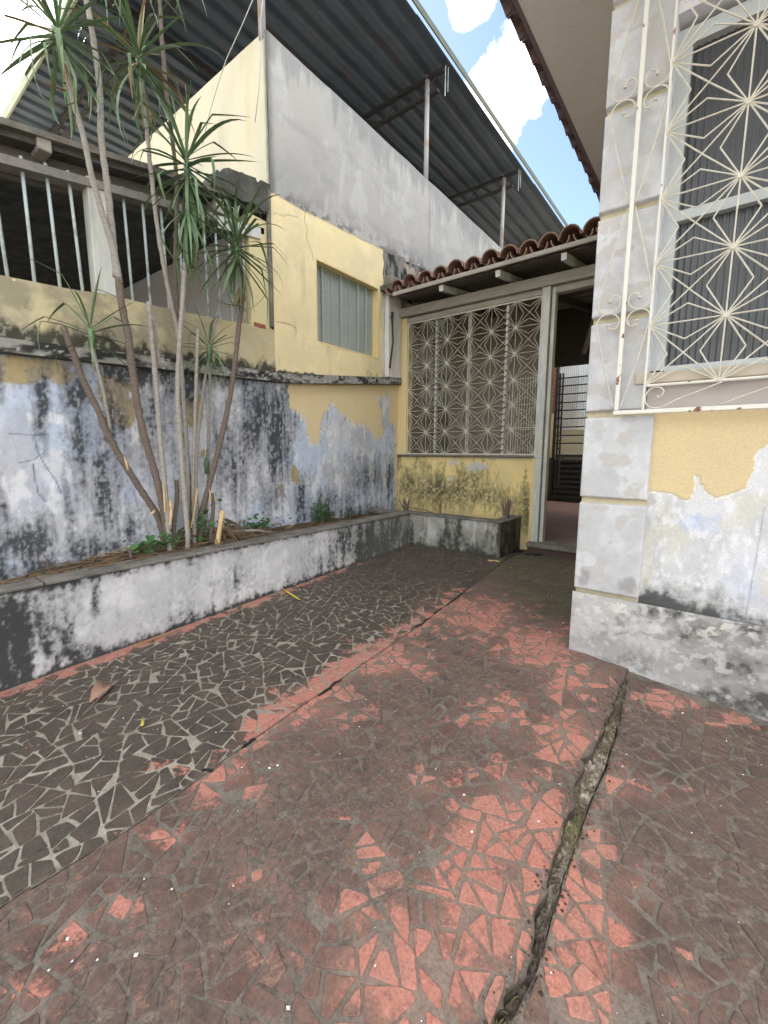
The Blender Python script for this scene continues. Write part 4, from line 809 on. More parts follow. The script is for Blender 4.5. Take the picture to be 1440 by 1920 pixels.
bw = empty('brick_wall', 'fragment of red brick and yellow wall seen past the far gate', 'wall')
a = gx(1032, 640, 8.2)[0]; r_ = 0; z = 1.75
while z < 2.75:
    x = a-.9+(r_ % 2)*.11
    while x < a+.32: box('brick', 'brick', bw, x, x+.20, 8.2, 8.3, z, z+.062); x += .215
    z += .074; r_ += 1
box('lower_render', 'yellow', bw, a-.9, a+.5, 8.21, 8.4, 0, 1.745); box('mortar_core', 'concrete', bw, a-.9, a+.5, 8.225, 8.3, 1.746, 2.8)

# ================================================================== THE HOUSE (right)
hs = empty('house', 'white and yellow house corner with block pilaster and ornate iron window grille', 'house')
PXL, PXR = -.492, -.225; JZ = [.413, .838, 1.212, 1.602, 2.015, 2.404, 2.775, 3.15]
def rw_paint(V, u, v):
    x, z = V[:, 0], V[:, 2]; n = len(V); wu = u+16*(fbm(x*20, z*20, 151, 6, .68)-.5); wv = v+16*(fbm(x*20, z*20, 152, 6, .68)-.5)
    c = mixc(C3(n, (.62, .63, .655)), (.52, .53, .55), ss(.42, .62, fbm(x*9, z*6, 153, 5))); c = mixc(c, (.38, .46, .66), ss(.42, .60, fbm(x*8, z*9, 154))*bl(u, v, [(1290, 970, 45, 60, .9), (1340, 950, 30, 40, .7), (1400, 1100, 40, 60, .3)])); c = mixc(c, (.60, .58, .44), ss(.45, .62, fbm(x*10, z*7, 155))*.45)
    c = mixc(c, (.74, .74, .76), ss(.56, .68, fbm(x*45, z*22, 156, 4))*.6); c = mixc(c, (.42, .41, .39), bl(wu, wv, [(1225, 960, 26, 70, .85), (1222, 1060, 14, 60, .6)])*ss(.3, .55, fbm(x*40, z*20, 157)))
    ye = inside([(1180, 600), (1500, 600), (1500, 790), (1445, 832), (1424, 845), (1413, 862), (1412, 882), (1398, 915), (1370, 924), (1345, 935), (1330, 928), (1318, 915), (1312, 893), (1306, 892), (1300, 918), (1296, 937), (1284, 938), (1262, 928), (1240, 923), (1180, 922)], wu, wv)
    rim_ = inside([(1180, 600), (1500, 600), (1500, 790), (1445, 832), (1424, 845), (1413, 862), (1412, 882), (1398, 915), (1370, 924), (1345, 935), (1330, 928), (1318, 915), (1312, 893), (1306, 892), (1300, 918), (1296, 937), (1284, 938), (1262, 928), (1240, 923), (1180, 922)], wu, wv-3.5) & ~ye; c = mixc(c, (.76, .74, .68), rim_*.75)
    c = np.where(ye[:, None], mixc(C3(n, (.62, .51, .30)), (.57, .47, .29), ss(.4, .7, fbm(x*6, z*6, 158))*.4), c)
    edge = bl(u, v, [(1208, 1095, 7, 45, 1.)]); c = mixc(c, (.58, .47, .22), edge*.8*ss(.35, .5, fbm(x*30, z*12, 159)))
    f = np.exp(-np.clip(z-.42, 0, 9)/.05)*.9+bl(u, v, [(1230, 1110, 40, 40, .4), (1330, 1105, 30, 26, .35)]); m = f+(fbm(x*20, z*10, 160, 5)-.5)*.9+(fbm(x*60, z*50, 161, 4)-.5)*.5
    c = mixc(c, (.28, .285, .29), ss(.25, .6, m)*.6*(~ye)); c = mixc(c, (.05, .052, .052), ss(.55, .95, m)*.9)
    k = np.exp(-((u-(1432-(v-960)*.17))/1.3)**2)*(v > 950)*.5; return mixc(c, (.12, .12, .13), k), .004*(fbm(x*5, z*5, 162)-.5)+.004*ye
grid(ruled(lambda t: np.stack([PXR-.02+1.6*t, YH+.025+0*t, .36+0*t], -1), lambda t: np.stack([PXR-.02+1.6*t, YH+.025+0*t, 1.32+0*t], -1), 420, 250), 'front_wall', rw_paint, 'painted', hs, normal=(0, -1, 0))
def pl_paint(V, u, v):
    x, z = V[:, 0], V[:, 2]; n = len(V); c = mixc(C3(n, (.33, .325, .32)), (.44, .435, .43), ss(.4, .62, fbm(x*7, z*7, 171)))
    f = bl(u+20*(fbm(x*9, z*9, 172)-.5), v+16*(fbm(x*9, z*9, 173)-.5), [(1250, 1150, 60, 16, .8), (1300, 1190, 60, 30, .75), (1160, 1170, 30, 30, .4), (1380, 1180, 80, 14, .8), (1380, 1250, 80, 30, .6), (1420, 1320, 80, 30, .95), (1330, 1300, 60, 20, .7), (1180, 1240, 60, 22, .5), (1430, 1200, 30, 20, .5)])
    m = f+(fbm(x*12, z*18, 174, 6, .65)-.5)*.9+(fbm(x*50, z*50, 175, 4)-.5)*.9+.1*ss(-.2, .2, x); c = mixc(c, (.23, .225, .215), ss(.12, .5, m)*.75); c = mixc(c, (.07, .07, .066), ss(.5, 1.0, m)*.9)
    c = mixc(c, (.68, .66, .60), ss(.60, .68, fbm(x*26, z*34, 176, 5))*.7*(1-ss(.02, .2, (.40-z)))); return mixc(c, (.58, .58, .59), ss(.58, .7, fbm(x*30, z*30, 177, 5))*.5), .008*(fbm(x*8, z*10, 178, 4)-.5)
grid(ruled(lambda t: np.stack([PXL-.002+1.85*t, YH-.002+0*t, -.03+0*t], -1), lambda t: np.stack([PXL-.002+1.85*t, YH-.002+0*t, (.408-.004*t)], -1), 480, 130), 'plinth', pl_paint, 'painted', hs, normal=(0, -1, 0))
grid(ruled(lambda t: np.stack([PXL-.003+0*t, YH+.3*t, -.03+0*t], -1), lambda t: np.stack([PXL-.003+0*t, YH+.3*t, .408+0*t], -1), 40, 40), 'plinth_end', pl_paint, 'painted', hs, normal=(-1, 0, 0))
MB().box(PXL+.006, 1.35, YH+.008, YH+.16, -.05, .402).build('plinth_core', 'concrete', hs)
bevm = 'smooth_painted'
def block_paint(seed, dark, splash=0):
    def f(V, u, v):
        x, z = V[:, 0], V[:, 2]+V[:, 1]; n = len(V); c = mixc(C3(n, (.47, .48, .495)), (.56, .57, .585), ss(.4, .65, fbm(x*9+seed, z*8, 181))); c = mixc(c, (.44, .455, .46), ss(.52, .62, fbm(x*14+seed*3, z*12, 182, 6)+dark)*.7); c = c*(.93+.14*fbm(x*50, z*40, 188, 4))[:, None]
        c = mixc(c, (.46, .44, .42), ss(.60, .63, fbm(x*16+seed, z*20, 183, 3))*.8)
        if splash: c = mixc(c, (.26, .26, .265), ss(.3, .7, bl(u, v, [(1095, 1085, 16, 22, .9), (1180, 1100, 26, 22, .8), (1140, 1105, 30, 12, .5)])+(fbm(x*30, z*24, 184)-.5)*.8)*.7)
        return c
    return f
def panel_block(x0, x1, z0, z1, y, dep, paint):
    """bevelled plaster block as one grid: front face rounded back at its borders"""
    nx, nz = int((x1-x0)/.0045), int((z1-z0)/.0045); X, Z = np.meshgrid(np.linspace(x0, x1, nx), np.linspace(z0, z1, nz), indexing='ij')
    e = np.minimum.reduce([X-x0, x1-X, Z-z0, z1-Z]); r = .012; Yo = y+np.where(e < r, r-np.sqrt(np.clip(r*r-(r-e)**2, 0, None)), 0)+.003*(fbm(X*12, Z*12, 191)-.5); edge = e < 1e-6
    Yo = np.where(edge, y+dep, Yo); X = X+.004*(vn(Z*25, X*3, 5)-.5)*edge; return grid(np.stack([X, Yo, Z], -1), 'pilaster_block', paint, bevm, hs)
for k in range(len(JZ)-1):
    xr = PXR if k < 2 else PXR-.0; panel_block(PXL, xr if k < 2 else -.262, JZ[k]+.012, JZ[k+1]-.009, YH-.012, .05, block_paint(k*7.3, [-.09, -.10, -.06, .05, .03, .0, -.03][k], k == 0))
    if k < 2: pass
MB().box(PXL+.008, PXR-.004, YH+.012, YH+.2, .404, 1.21).box(PXL+.008, -.268, YH+.012, YH+.2, 1.21, 3.2).build('pilaster_core', mat('faded_joint', (.56, .49, .33), .9, noise=.7, nscale=25, col2=(.36, .33, .26), bump=.2), hs)
MB().box(PXL+.012, 4, YH+.2, 6.2, -.1, 3.3).build('house_body', 'yellow_pale', hs); MB().box(.8, 4, YH+.03, YH+.2, -.1, 3.3).build('front_wall_right', 'yellow', hs)
# window opening: sill, jamb, frame, ribbed panes, lintel
wn = link('window', mesh('window_frame', *(lambda m: (m.v, m.f))(MB().box(-.262, -.214, YH+.055, YH+.11, 1.385, 2.62).box(-.214, .8, YH+.06, YH+.105, 1.372, 1.40).box(-.214, .8, YH+.058, YH+.107, 1.948, 1.985).box(-.214, .8, YH+.06, YH+.105, 2.565, 2.62).box(.50, .54, YH+.056, YH+.11, 1.40, 2.565)), 'frame_blue'), hs)
for (x0, x1) in ((-.214, .50), (.54, .8)):
    for (z0, z1) in ((1.40, 1.948), (1.985, 2.565)):
        mb = MB(); x = x0; V = []
        xs_ = np.arange(x0, x1+.001, .0055); yy_ = YH+.092+.0045*np.sin((xs_-x0)/.022*2*math.pi)
        n = len(xs_); V = [(a, b, z0) for a, b in zip(xs_, yy_)]+[(a, b, z1) for a, b in zip(xs_, yy_)]; mb.add(V, [(i, i+1, n+i+1, n+i) for i in range(n-1)]); mb.build('ribbed_pane', 'glass_dark', wn, True)
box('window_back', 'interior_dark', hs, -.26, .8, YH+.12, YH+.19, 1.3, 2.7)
box('window_sill', mat('sill_render', (.50, .44, .34), .85, noise=.5, nscale=10, col2=(.38, .36, .34), bump=.2), hs, -.305, .8, YH-.022, YH+.055, 1.325, 1.368, .006)
box('apron', mat('apron_render', (.47, .43, .41), .9, noise=.6, nscale=9, col2=(.38, .36, .35), bump=.2), hs, -.262, .8, YH+.016, YH+.05, 1.222, 1.322, .003)
box('jamb', 'stucco', hs, -.268, -.262, YH+.0, YH+.14, 1.37, 2.7); box('lintel', 'stucco', hs, -.262, 1.4, YH+.0, YH+.2, 2.64, 3.2)
# eave of the house: rendered soffit with clay tile edge
EZ, EXL = 3.25, -.985
box('soffit', 'stucco', hs, EXL, 1.5, .2, 6.1, EZ, EZ+.05); box('eave_board', mat('purple_grey_paint', (.18, .16, .20), .8), hs, EXL-.02, EXL-.001, .2, 6.1, EZ-.004, EZ+.045)
mb = MB(); mb.hexa([(EXL-.01, .2, EZ+.055), (1.5, .2, EZ+.9), (1.5, 6.1, EZ+.9), (EXL-.01, 6.1, EZ+.055), (EXL-.01, .2, EZ+.06), (1.5, .2, EZ+.95), (1.5, 6.1, EZ+.95), (EXL-.01, 6.1, EZ+.06)]).build('roof_deck', 'dark_wood', hs)
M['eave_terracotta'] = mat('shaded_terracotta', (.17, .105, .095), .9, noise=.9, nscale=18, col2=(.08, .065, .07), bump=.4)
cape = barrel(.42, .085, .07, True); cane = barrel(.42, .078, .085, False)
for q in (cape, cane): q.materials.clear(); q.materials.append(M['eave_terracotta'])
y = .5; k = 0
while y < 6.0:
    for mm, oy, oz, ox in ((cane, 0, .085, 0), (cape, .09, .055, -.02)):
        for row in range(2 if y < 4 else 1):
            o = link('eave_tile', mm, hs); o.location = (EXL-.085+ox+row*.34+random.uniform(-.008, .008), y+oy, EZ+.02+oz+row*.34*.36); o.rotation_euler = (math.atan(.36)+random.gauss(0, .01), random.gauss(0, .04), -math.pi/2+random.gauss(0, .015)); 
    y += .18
# window grille
YGr = YH-.045
gr = empty('window_grille', 'white wrought iron window grille of star rods and scrolls on the right wall', 'grille')
def gp(u_, v_): return AY(YGr, u_, v_)
GX0 = gp(1228, 495)[0]; GS = gp(1205, 724); pw = (gp(1378, 465)[0]-gp(1228, 495)[0]); ph = (gp(1238, 372)[2]-gp(1216, 610)[2])/2
pw = .236; zs0 = gp(1205, 724)[2]
fr = MB(); XB = gp(1176, 500)[0]; zb0 = gp(1152, 770)[2]
fr.tube([(GX0, YGr, zb0), (GX0, YGr, 3.1)], .0046, 6).tube([(GX0, YGr, zs0), (.95, YGr, zs0)], .0055, 6)
fr.build('frame_rod', 'iron_rust', gr)
MB().box(XB-.008, XB+.008, YGr-.008, YGr+.008, zb0, 3.1).build('frame_bar', 'iron_rust', gr, bevel=.003); MB().box(XB-.011, .95, YGr-.008, YGr+.008, zb0-.018, zb0-.001).build('frame_bar', 'iron_rust', gr, bevel=.003)
lattice(gr, GX0, zs0, 5, 7, pw, ph, YGr, .0029, 'iron')
def scroll(L_, w_, k=1.0):
    """curl at the start, bulging to w_, then a straight run back to 0 at length L_"""
    r = w_*.40; cx_, cz_ = r*1.05, w_*.42; pts = []
    for i in range(15):
        t = i/14; ang = math.radians(-60+ (1-t)*-300); rr = r*(.35+.65*t); pts.append((cx_+rr*math.cos(ang+math.pi*.9), cz_+rr*math.sin(ang+math.pi*.9)))
    # outer arc
    a0 = (cx_, cz_); arc = []
    for i in range(9): t = math.radians(200-i*16); arc.append((cx_+.006+w_*.62*math.cos(t)*.95, cz_+w_*.58*math.sin(t)))
    return pts, arc
def spiral(c, r, a0, turns, n=16, inner=.3):
    return [(c[0]+r*(inner+(1-inner)*i/n)*math.cos(a0+turns*2*math.pi*i/n), c[1]+r*(inner+(1-inner)*i/n)*math.sin(a0+turns*2*math.pi*i/n)) for i in range(n+1)]
def scroll_mesh(L_, w_, r=.0032):
    """local u along (0..L_), v across (0..w_)"""
    P = [(a*w_, b*w_) for a, b in ((.52, .50), (.66, .46), (.74, .30), (.70, .16), (.575, .08), (.375, .05), (.15, .175), (.03, .4), (.03, .68), (.175, .91), (.45, 1.0), (.8, .94))]+[(L_*.45, w_*.66), (L_*.75, w_*.31), (L_*.99, w_*.02)]; out = []
    for i in range(len(P)-1):      # Catmull-Rom
        p0, p1, p2, p3 = P[max(i-1, 0)], P[i], P[i+1], P[min(i+2, len(P)-1)]
        for t in (0, .25, .5, .75): out.append(tuple(.5*((2*p1[j])+(-p0[j]+p2[j])*t+(2*p0[j]-5*p1[j]+4*p2[j]-p3[j])*t*t+(-p0[j]+3*p1[j]-3*p2[j]+p3[j])*t**3) for j in (0, 1)))
    out.append(P[-1]); mb = MB(); mb.tube([(a, 0, b) for a, b in out], r, 5, True); mb.tube([(out[0][0]-.004, 0, out[0][1]), (out[0][0]+.004, 0, out[0][1])], r*2, 6)
    return mesh('scroll', mb.v, mb.f, 'iron', True)
ML = .392; wl = .088; sm = scroll_mesh(ML, wl); wr_ = XB; sm2 = scroll_mesh(ML, (GX0-XB)*.88)
zj = [zb0+ML*k for k in range(6)]
for k in range(5):
    for side, me_ in ((-1, sm), (1, sm2)):
        o = link('scroll', me_, gr); up_ = (k % 2 == 1)
        # local (u, 0, v): u -> vertical, v -> away from the bar
        z0 = zj[k]+(.0 if up_ else ML); du = 1 if up_ else -1
        o.matrix_world = Matrix(((0, 0, side, XB+side*.010), (0, 1, 0, YGr), (du, 0, 0, z0), (0, 0, 0, 1)))
MS = .245; sm3 = scroll_mesh(MS, (zs0-zb0)*.92)
for k in range(4):
    x = GX0+.004+k*2*MS
    for fl in (0, 1):
        o = link('scroll', sm3, gr)
        if fl == 0: o.matrix_world = Matrix(((1, 0, 0, x), (0, 1, 0, YGr), (0, 0, -1, zs0-.004), (0, 0, 0, 1)))
        else: o.matrix_world = Matrix(((-1, 0, 0, x+2*MS-.004), (0, 1, 0, YGr), (0, 0, 1, zb0+.002), (0, 0, 0, 1)))

# ================================================================== PLANTS
XT = -2.55
dr = empty('dracaena', 'multi trunked dracaena with spiky leaf crowns growing from the left planter', 'plant')
def trunk(pts, r0, r1, m='bark', X0=XT, X1=None, name='trunk'):
    X1 = X0 if X1 is None else X1; k = len(pts); P = [AX(X0+(X1-X0)*i/(k-1), *p) for i, p in enumerate(pts)]; Q = []
    if pts[0][1] > 960: b_ = P[0]+(P[0]-P[1])*.25; b_[2] = ZT-.06; b_[0] = max(min(b_[0], XR-.16), XW+.06); P = [b_]+P; k += 1
    for i in range(k-1):
        for t in (0, .25, .5, .75):
            p0, p1, p2, p3 = P[max(i-1, 0)], P[i], P[i+1], P[min(i+2, k-1)]; Q.append(.5*((2*p1)+(-p0+p2)*t+(2*p0-5*p1+4*p2-p3)*t*t+(-p0+3*p1-3*p2+p3)*t**3))
    Q.append(P[-1]); R = []; Q2 = []
    # ring scars
    for i in range(len(Q)-1):
        nsub = max(1, int(np.linalg.norm(Q[i+1]-Q[i])/.02))
        for j in range(nsub): Q2.append(Q[i]+(Q[i+1]-Q[i])*j/nsub+np.array([random.gauss(0, .0008), random.gauss(0, .0008), 0]))
    Q2.append(Q[-1]); n = len(Q2); R = [.78*(r0+(r1-r0)*i/(n-1))*(1+.10*(i % 3 == 0)+random.gauss(0, .035)) for i in range(n)]
    MB().tube(Q2, R, 8).build(name, m, dr, True); return P
trunk([(310, 975), (292, 892), (270, 817), (255, 742), (240, 630), (228, 570), (222, 520)], .026, .024, 'bark_brown', -2.50, -2.50)
trunk([(224, 530), (213, 470), (192, 400), (172, 330), (155, 250), (138, 190), (118, 95)], .021, .014, 'bark', -2.50, -2.46)
trunk([(218, 520), (210, 430), (200, 340), (190, 260), (187, 170), (176, 80), (160, -20), (150, -120)], .022, .014, 'bark', -2.51, -2.5)
trunk([(300, 978), (268, 925), (232, 868), (200, 810), (182, 765), (160, 722), (140, 670), (118, 612)], .026, .019, 'bark_brown', -2.58, -2.62)
trunk([(207, 808), (196, 745), (184, 695), (174, 650)], .012, .010, 'bark', -2.60, -2.58)
trunk([(316, 990), (308, 900), (300, 820), (291, 705), (278, 566)], .019, .017, 'bark', -2.46, -2.50)
trunk([(300, 690), (292, 640), (288, 596)], .014, .013, 'bark', -2.52, -2.52)
trunk([(352, 975), (352, 880), (345, 760), (336, 640), (325, 585), (313, 530), (299, 450), (286, 350), (276, 250), (266, 150)], .019, .014, 'bark', -2.62, -2.62)
trunk([(352, 1012), (346, 930), (340, 855), (334, 761), (334, 686), (343, 555), (348, 470), (352, 380)], .0185, .016, 'bark', -2.42, -2.50)
trunk([(362, 980), (350, 850), (340, 700), (331, 560), (329, 470), (331, 400), (331, 330), (324, 270), (313, 180), (305, 90), (298, -20)], .020, .013, 'bark_brown', -2.66, -2.66)
trunk([(364, 985), (362, 900), (365, 800), (368, 710), (371, 618)], .0135, .012, 'bark', -2.48, -2.48)
trunk([(372, 985), (368, 880), (376, 770), (388, 690), (394, 665)], .012, .010, 'bark', -2.55, -2.6)
trunk([(386, 985), (390, 900), (392, 780), (398, 640), (420, 540), (436, 480)], .012, .011, 'bark', -2.64, -2.6)
trunk([(376, 975), (388, 925), (402, 870), (416, 817), (428, 760), (438, 700), (448, 610), (456, 540), (448, 490)], .022, .017, 'bark_brown', -2.50, -2.44)
trunk([(325, 1000), (332, 930), (330, 900)], .016, .015, 'bark_brown', -2.5); trunk([(396, 1000), (400, 950), (397, 925)], .016, .014, 'bark_brown', -2.47)
# splintered cuts at the base
for (u0, v0, u1, v1, r) in ((318, 985, 322, 940, .009), (309, 960, 306, 905, .006), (364, 960, 368, 915, .006), (395, 940, 392, 915, .006), (240, 880, 232, 855, .006), (320, 955, 318, 938, .010), (358, 990, 372, 912, .005), (284, 964, 290, 956, .007)):
    a, b = AX(-2.45, u0, v0), AX(-2.45, u1, v1); MB().tube([a, (a+b)/2+[.004, 0, 0], b], [r*.8, r, r*.25], 5).build('splinter', 'cut_wood', dr)
# root mat
mb = MB()
for k in range(60):
    t = random.random()*6.28; c = np.array([-2.53, 1.48, ZT+.10]); e = c+np.array([.17*math.cos(t), .28*math.sin(t), -.10]); s_ = c+np.array([.07*math.cos(t), .12*math.sin(t), random.uniform(-.02, .05)])
    mb.tube([s_, (s_+e)/2+[0, 0, .03], e+[0, 0, 0]], [.0032, .0026, .0012], 4)
tag(mb.build('root_mat', 'litter', dr), kind='stuff')
def leaf_mesh(L_, w_, droop, fold=.25, kink=0, n=9):
    V = []; Fc = []; x = z = 0; ang = 0
    for i in range(n+1):
        t = i/n; ww = w_*(.45+.55*math.sin(min(1, t*2.2)*math.pi/2))*(1-t**2.6)*.5+.0003; ang = -droop*t*t*1.6-(kink if t > .55 else 0)
        V += [(x, ww, z+ww*fold), (x, 0, z-ww*fold*.3), (x, -ww, z+ww*fold)]; x += L_/n*math.cos(ang); z += L_/n*math.sin(ang)
    for i in range(n): a = i*3; Fc += [(a, a+3, a+4, a+1), (a+1, a+4, a+5, a+2)]
    return V, Fc
LM = []
for k in range(18):
    V, Fc = leaf_mesh(random.uniform(.32, .48), random.uniform(.013, .026), random.choice([.1, .3, .5, .8, 1.1]), random.uniform(.2, .5), random.choice([0, 0, 0, .7, 1.0])); LM.append((V, Fc))
LMg = [mesh('leaf', v, f, 'leaf', True) for v, f in LM]; LMd = [mesh('leaf', v, f, 'leaf_dry', True) for v, f in LM[:3]]; LMy = [mesh('leaf', v, f, 'leaf_yellow', True) for v, f in LM[3:5]]
def crown(u_, v_, X, n, R_, el0=-70, el1=88, nm='leaf_crown', dry=0, lean=(0, 0), azr=None, hgt=.08):
    c = AX(X, u_, v_); cr_ = MB().tube([c-[0, 0, .03], c+[0, 0, hgt*.5], c+[0, 0, hgt]], [.014, .017, .007], 7).build(nm, 'leaf', dr, True)
    for k in range(n):
        az = k*2.39996+random.uniform(-.3, .3); el = math.radians(el1-(el1-el0)*((k+.5)/n)**.8+random.uniform(-12, 12)); hh = hgt*(1-(k/n))
        if azr: az = random.uniform(*azr)
        q = random.random(); me_ = random.choice(LMd if q < dry else LMg)
        o = link('leaf', me_, cr_); s = R_/.40*random.uniform(.75, 1.1); 
        d = Vector((math.cos(az)*math.cos(el)+lean[0], math.sin(az)*math.cos(el)+lean[1], math.sin(el))).normalized()
        side = Vector((0, 0, 1)).cross(d); side = side.normalized() if side.length > .05 else Vector((1, 0, 0)); up2 = d.cross(side)
        if up2.z < 0: up2 = -up2; side = -side
        # keep leaves off the wall
        if c[0]+d.x*R_ < XW+.01: d.x = (XW+.03-c[0])/R_; d.normalize(); side = Vector((0, 0, 1)).cross(d).normalized(); up2 = d.cross(side)
        m4 = Matrix((( d.x, side.x, up2.x, c[0]+d.x*.01), (d.y, side.y, up2.y, c[1]+d.y*.01), (d.z, side.z, up2.z, c[2]+hh), (0, 0, 0, 1))) @ Matrix.Scale(s, 4)
        o.matrix_world = m4
    return cr_
crown(112, 85, -2.46, 44, .38, -60, 80, dry=.05); crown(262, 128, -2.60, 44, .42, -65, 70, dry=.15); crown(352, 345, -2.50, 50, .46, -80, 88, hgt=.16); crown(445, 490, -2.44, 62, .40, -75, 88, hgt=.14)
crown(172, 640, -2.54, 16, .36, -30, 85); crown(393, 668, -2.56, 30, .25, -70, 85); crown(152, -130, -2.50, 20, .38); crown(300, -90, -2.64, 20, .38, dry=.1)
for (u_, v_, X, n_) in ((118, 105, -2.46, 3), (268, 165, -2.61, 5), (352, 425, -2.49, 4), (452, 520, -2.44, 5)):
    c_ = AX(X, u_, v_)
    for k in range(n_):
        a_ = random.uniform(-2.2, 1.2); o = link('dead_leaf', random.choice(LMd), dr); d = Vector((.35*math.cos(a_), .35*math.sin(a_), -1)).normalized(); sd_ = Vector((0, 1, 0)).cross(d).normalized(); u2 = d.cross(sd_)
        if c_[0]+d.x*.3 < XW+.02: d.x = abs(d.x)
        o.matrix_world = Matrix(((d.x, sd_.x, u2.x, c_[0]), (d.y, sd_.y, u2.y, c_[1]), (d.z, sd_.z, u2.z, c_[2]-.02), (0, 0, 0, 1))) @ Matrix.Scale(random.uniform(.5, .85), 4)
for k in range(26):
    y = random.gauss(1.55, .35); x = random.uniform(XW+.08, XR-.16); o = link('dead_leaf', random.choice(LMd), dr); o.location = (x, y, float(soilf(x, y))+.02+random.random()*.03); o.rotation_euler = (random.gauss(0, .5), random.gauss(0, .12), random.choice([1.57, -1.57])+random.gauss(0, .25)); o.scale = (random.uniform(.35, .7),)*3
crown(388, 880, -2.62, 7, .12, -20, 85); crown(352, 410, -2.46, 22, .40, -85, -40, hgt=.05)
# cut stump and small stubs in the planter
def stub(name, label, cat, u0, v0, u1, v1, X, r, m, group=None):
    t_ = empty(name, label, cat, group); a, b = AX(X, u0, v0), AX(X, u1, v1); MB().tube([a-[0, 0, .03], a, (a+b)/2, b], [r*1.3, r*1.15, r, r*1.05], 9).build('stub', m, t_, True)
    MB().tube([b, b+(b-a)/np.linalg.norm(b-a)*.003], r*.9, 9).build('cut_face', 'cut_wood', t_); return t_
stub('tree_stump', 'pale freshly cut leaning stump on the planter rim right of the dracaena', 'stump', 408, 1016, 417, 958, -2.40, .014, 'cut_wood')
stub('plant_stub', 'short reddish cut stub left of the dracaena base', 'stump', 246, 1040, 242, 1025, -2.45, .008, 'bark_brown')
for (u_, v_, h_, lb) in ((762, 952, 22, 'small dark rotten stump in the corner of the back planter'), (949, 968, 34, 'splintered reddish stump at the right end of the back planter'), (826, 958, 26, 'thin cluster of dry stalks in the middle of the back planter')):
    t_ = empty('dead_stump', lb, 'stump'); mb = MB(); c = AY(3.60, u_, v_); c[2] = ZT-.05
    for k in range(9):
        e = c+np.array([random.gauss(0, .03), random.gauss(0, .015), .05+h_*.0055*random.uniform(.6, 1.1)]); mb.tube([c+[random.gauss(0, .012), random.gauss(0, .01), 0], (c+e)/2, e], [.014 if h_ != 26 else .004, .010 if h_ != 26 else .003, .003], 5)
    mb.build('stalk', 'bark_brown' if h_ != 26 else 'leaf_dry', t_)
for (x0_, y0_, x1_, y1_, lb) in ((-2.45, 3.58, -2.05, 3.50, 'thin dry stick lying across the back planter'),):
    t_ = empty('dry_stick', lb, 'stick'); MB().tube([(x0_, y0_, ZT+.03), (-2.2, 3.53, ZT+.02), (x1_, y1_, ZT+.0)], .005, 5).build('stick', 'leaf_dry', t_)
t_ = empty('fallen_cane', 'long pale cut cane lying along the planter right of the dracaena', 'stick'); MB().tube([AX(-2.52, 428, 997), AX(-2.52, 480, 995), AX(-2.50, 520, 1000)], .011, 7).build('cane', 'bark', t_, True)
# weeds
def rleaf(r, cup=.25):
    V = [(0, 0, 0)]; n = 9
    for k in range(n): t = 2*math.pi*k/n; V.append((r*(1+math.cos(t))*.62, r*.55*math.sin(t), cup*r*abs(math.sin(t))-.15*r*math.cos(t)))
    return mesh('leaf', V, [(0, k+1, (k+1) % n+1) for k in range(n)], 'weed', True)
WL = [rleaf(r) for r in (.03, .04, .022)]
def weed(label, cx_, cy_, cz_, sx, sy, sz, n, sc=1):
    t_ = empty('weed', label, 'plant', 'weeds in the planter'); mb = MB()
    for k in range(max(4, n//3)): e = np.array([cx_+random.gauss(0, sx*.6), cy_+random.gauss(0, sy*.6), cz_+abs(random.gauss(0, sz))]); mb.tube([(cx_, cy_, cz_-.04), ((cx_+e[0])/2, (cy_+e[1])/2, e[2]+.01), e], .0018*sc, 4)
    mb.build('stem', 'weed', t_)
    for k in range(n):
        o = link('leaf', random.choice(WL), t_); o.location = (max(XW+.015, cx_+random.gauss(0, sx)), cy_+random.gauss(0, sy), cz_+abs(random.gauss(0, sz))); o.rotation_euler = (random.uniform(-.7, .7), random.uniform(-.9, .5), random.random()*6.28); o.scale = (sc*random.uniform(.6, 1.2),)*3
def wa(label, u_, v_, X, sx, sy, sz, n, sc=1): c = AX(X, u_, v_); weed(label, c[0], c[1], c[2]-sz, sx, sy, sz, n, sc)
wa('round leaved weed at the left foot of the dracaena', 280, 1022, -2.42, .04, .07, .04, 26, 1.0)
wa('low green weed just in front of the dracaena trunks', 325, 1008, -2.42, .03, .08, .03, 24, .8)
wa('dark green weed between the dracaena and the pale stump', 380, 975, -2.45, .03, .05, .06, 20, .8)
wa('spreading dark weed on the wall foot behind the fallen cane', 455, 985, -2.66, .03, .12, .03, 30, .8)
wa('dark leafy weed at the right end of the fallen cane', 500, 978, -2.66, .03, .07, .045, 26, .8)
wa('climbing green fern clump on the stained wall near the corner', 602, 962, -2.74, .012, .09, .07, 60, .6)
wa('tiny sprouting weed in the planter near the back corner', 655, 962, -2.70, .02, .10, .02, 20, .45)
wa('small grass weed at the near end of the planter', 88, 1072, -2.45, .03, .03, .015, 9, .5)
# litter and twigs: fallen strap leaves, chips
mb = MB()
for k in range(520):
    y = random.choice([random.gauss(1.5, .5), random.uniform(.2, 3.2), random.gauss(.9, .3)]); x = random.uniform(XW+.05, XR-.06); a = random.gauss(1.57, .5); L_ = random.uniform(.03, .17); zz = float(soilf(x, min(max(y, -.5), 3.3)))+.006+random.random()*.02
    if x > XR-.14: zz = max(zz, ZT+.015)
    dx, dy = math.cos(a)*L_, math.sin(a)*L_; wv_ = random.uniform(.0012, .0035)
    if x+abs(dx) > XR-.02 or x-abs(dx) < XW: dx *= .1
    mb.tube([(x-dx/2, y-dy/2, zz), (x, y, zz+.006), (x+dx/2, y+dy/2, zz+random.uniform(-.002, .01))], [wv_*.5, wv_, wv_*.3], 4)
tag(mb.build('leaf_litter', 'litter'), 'dry straw and leaf litter strewn over the planter soil', 'litter', kind='stuff')
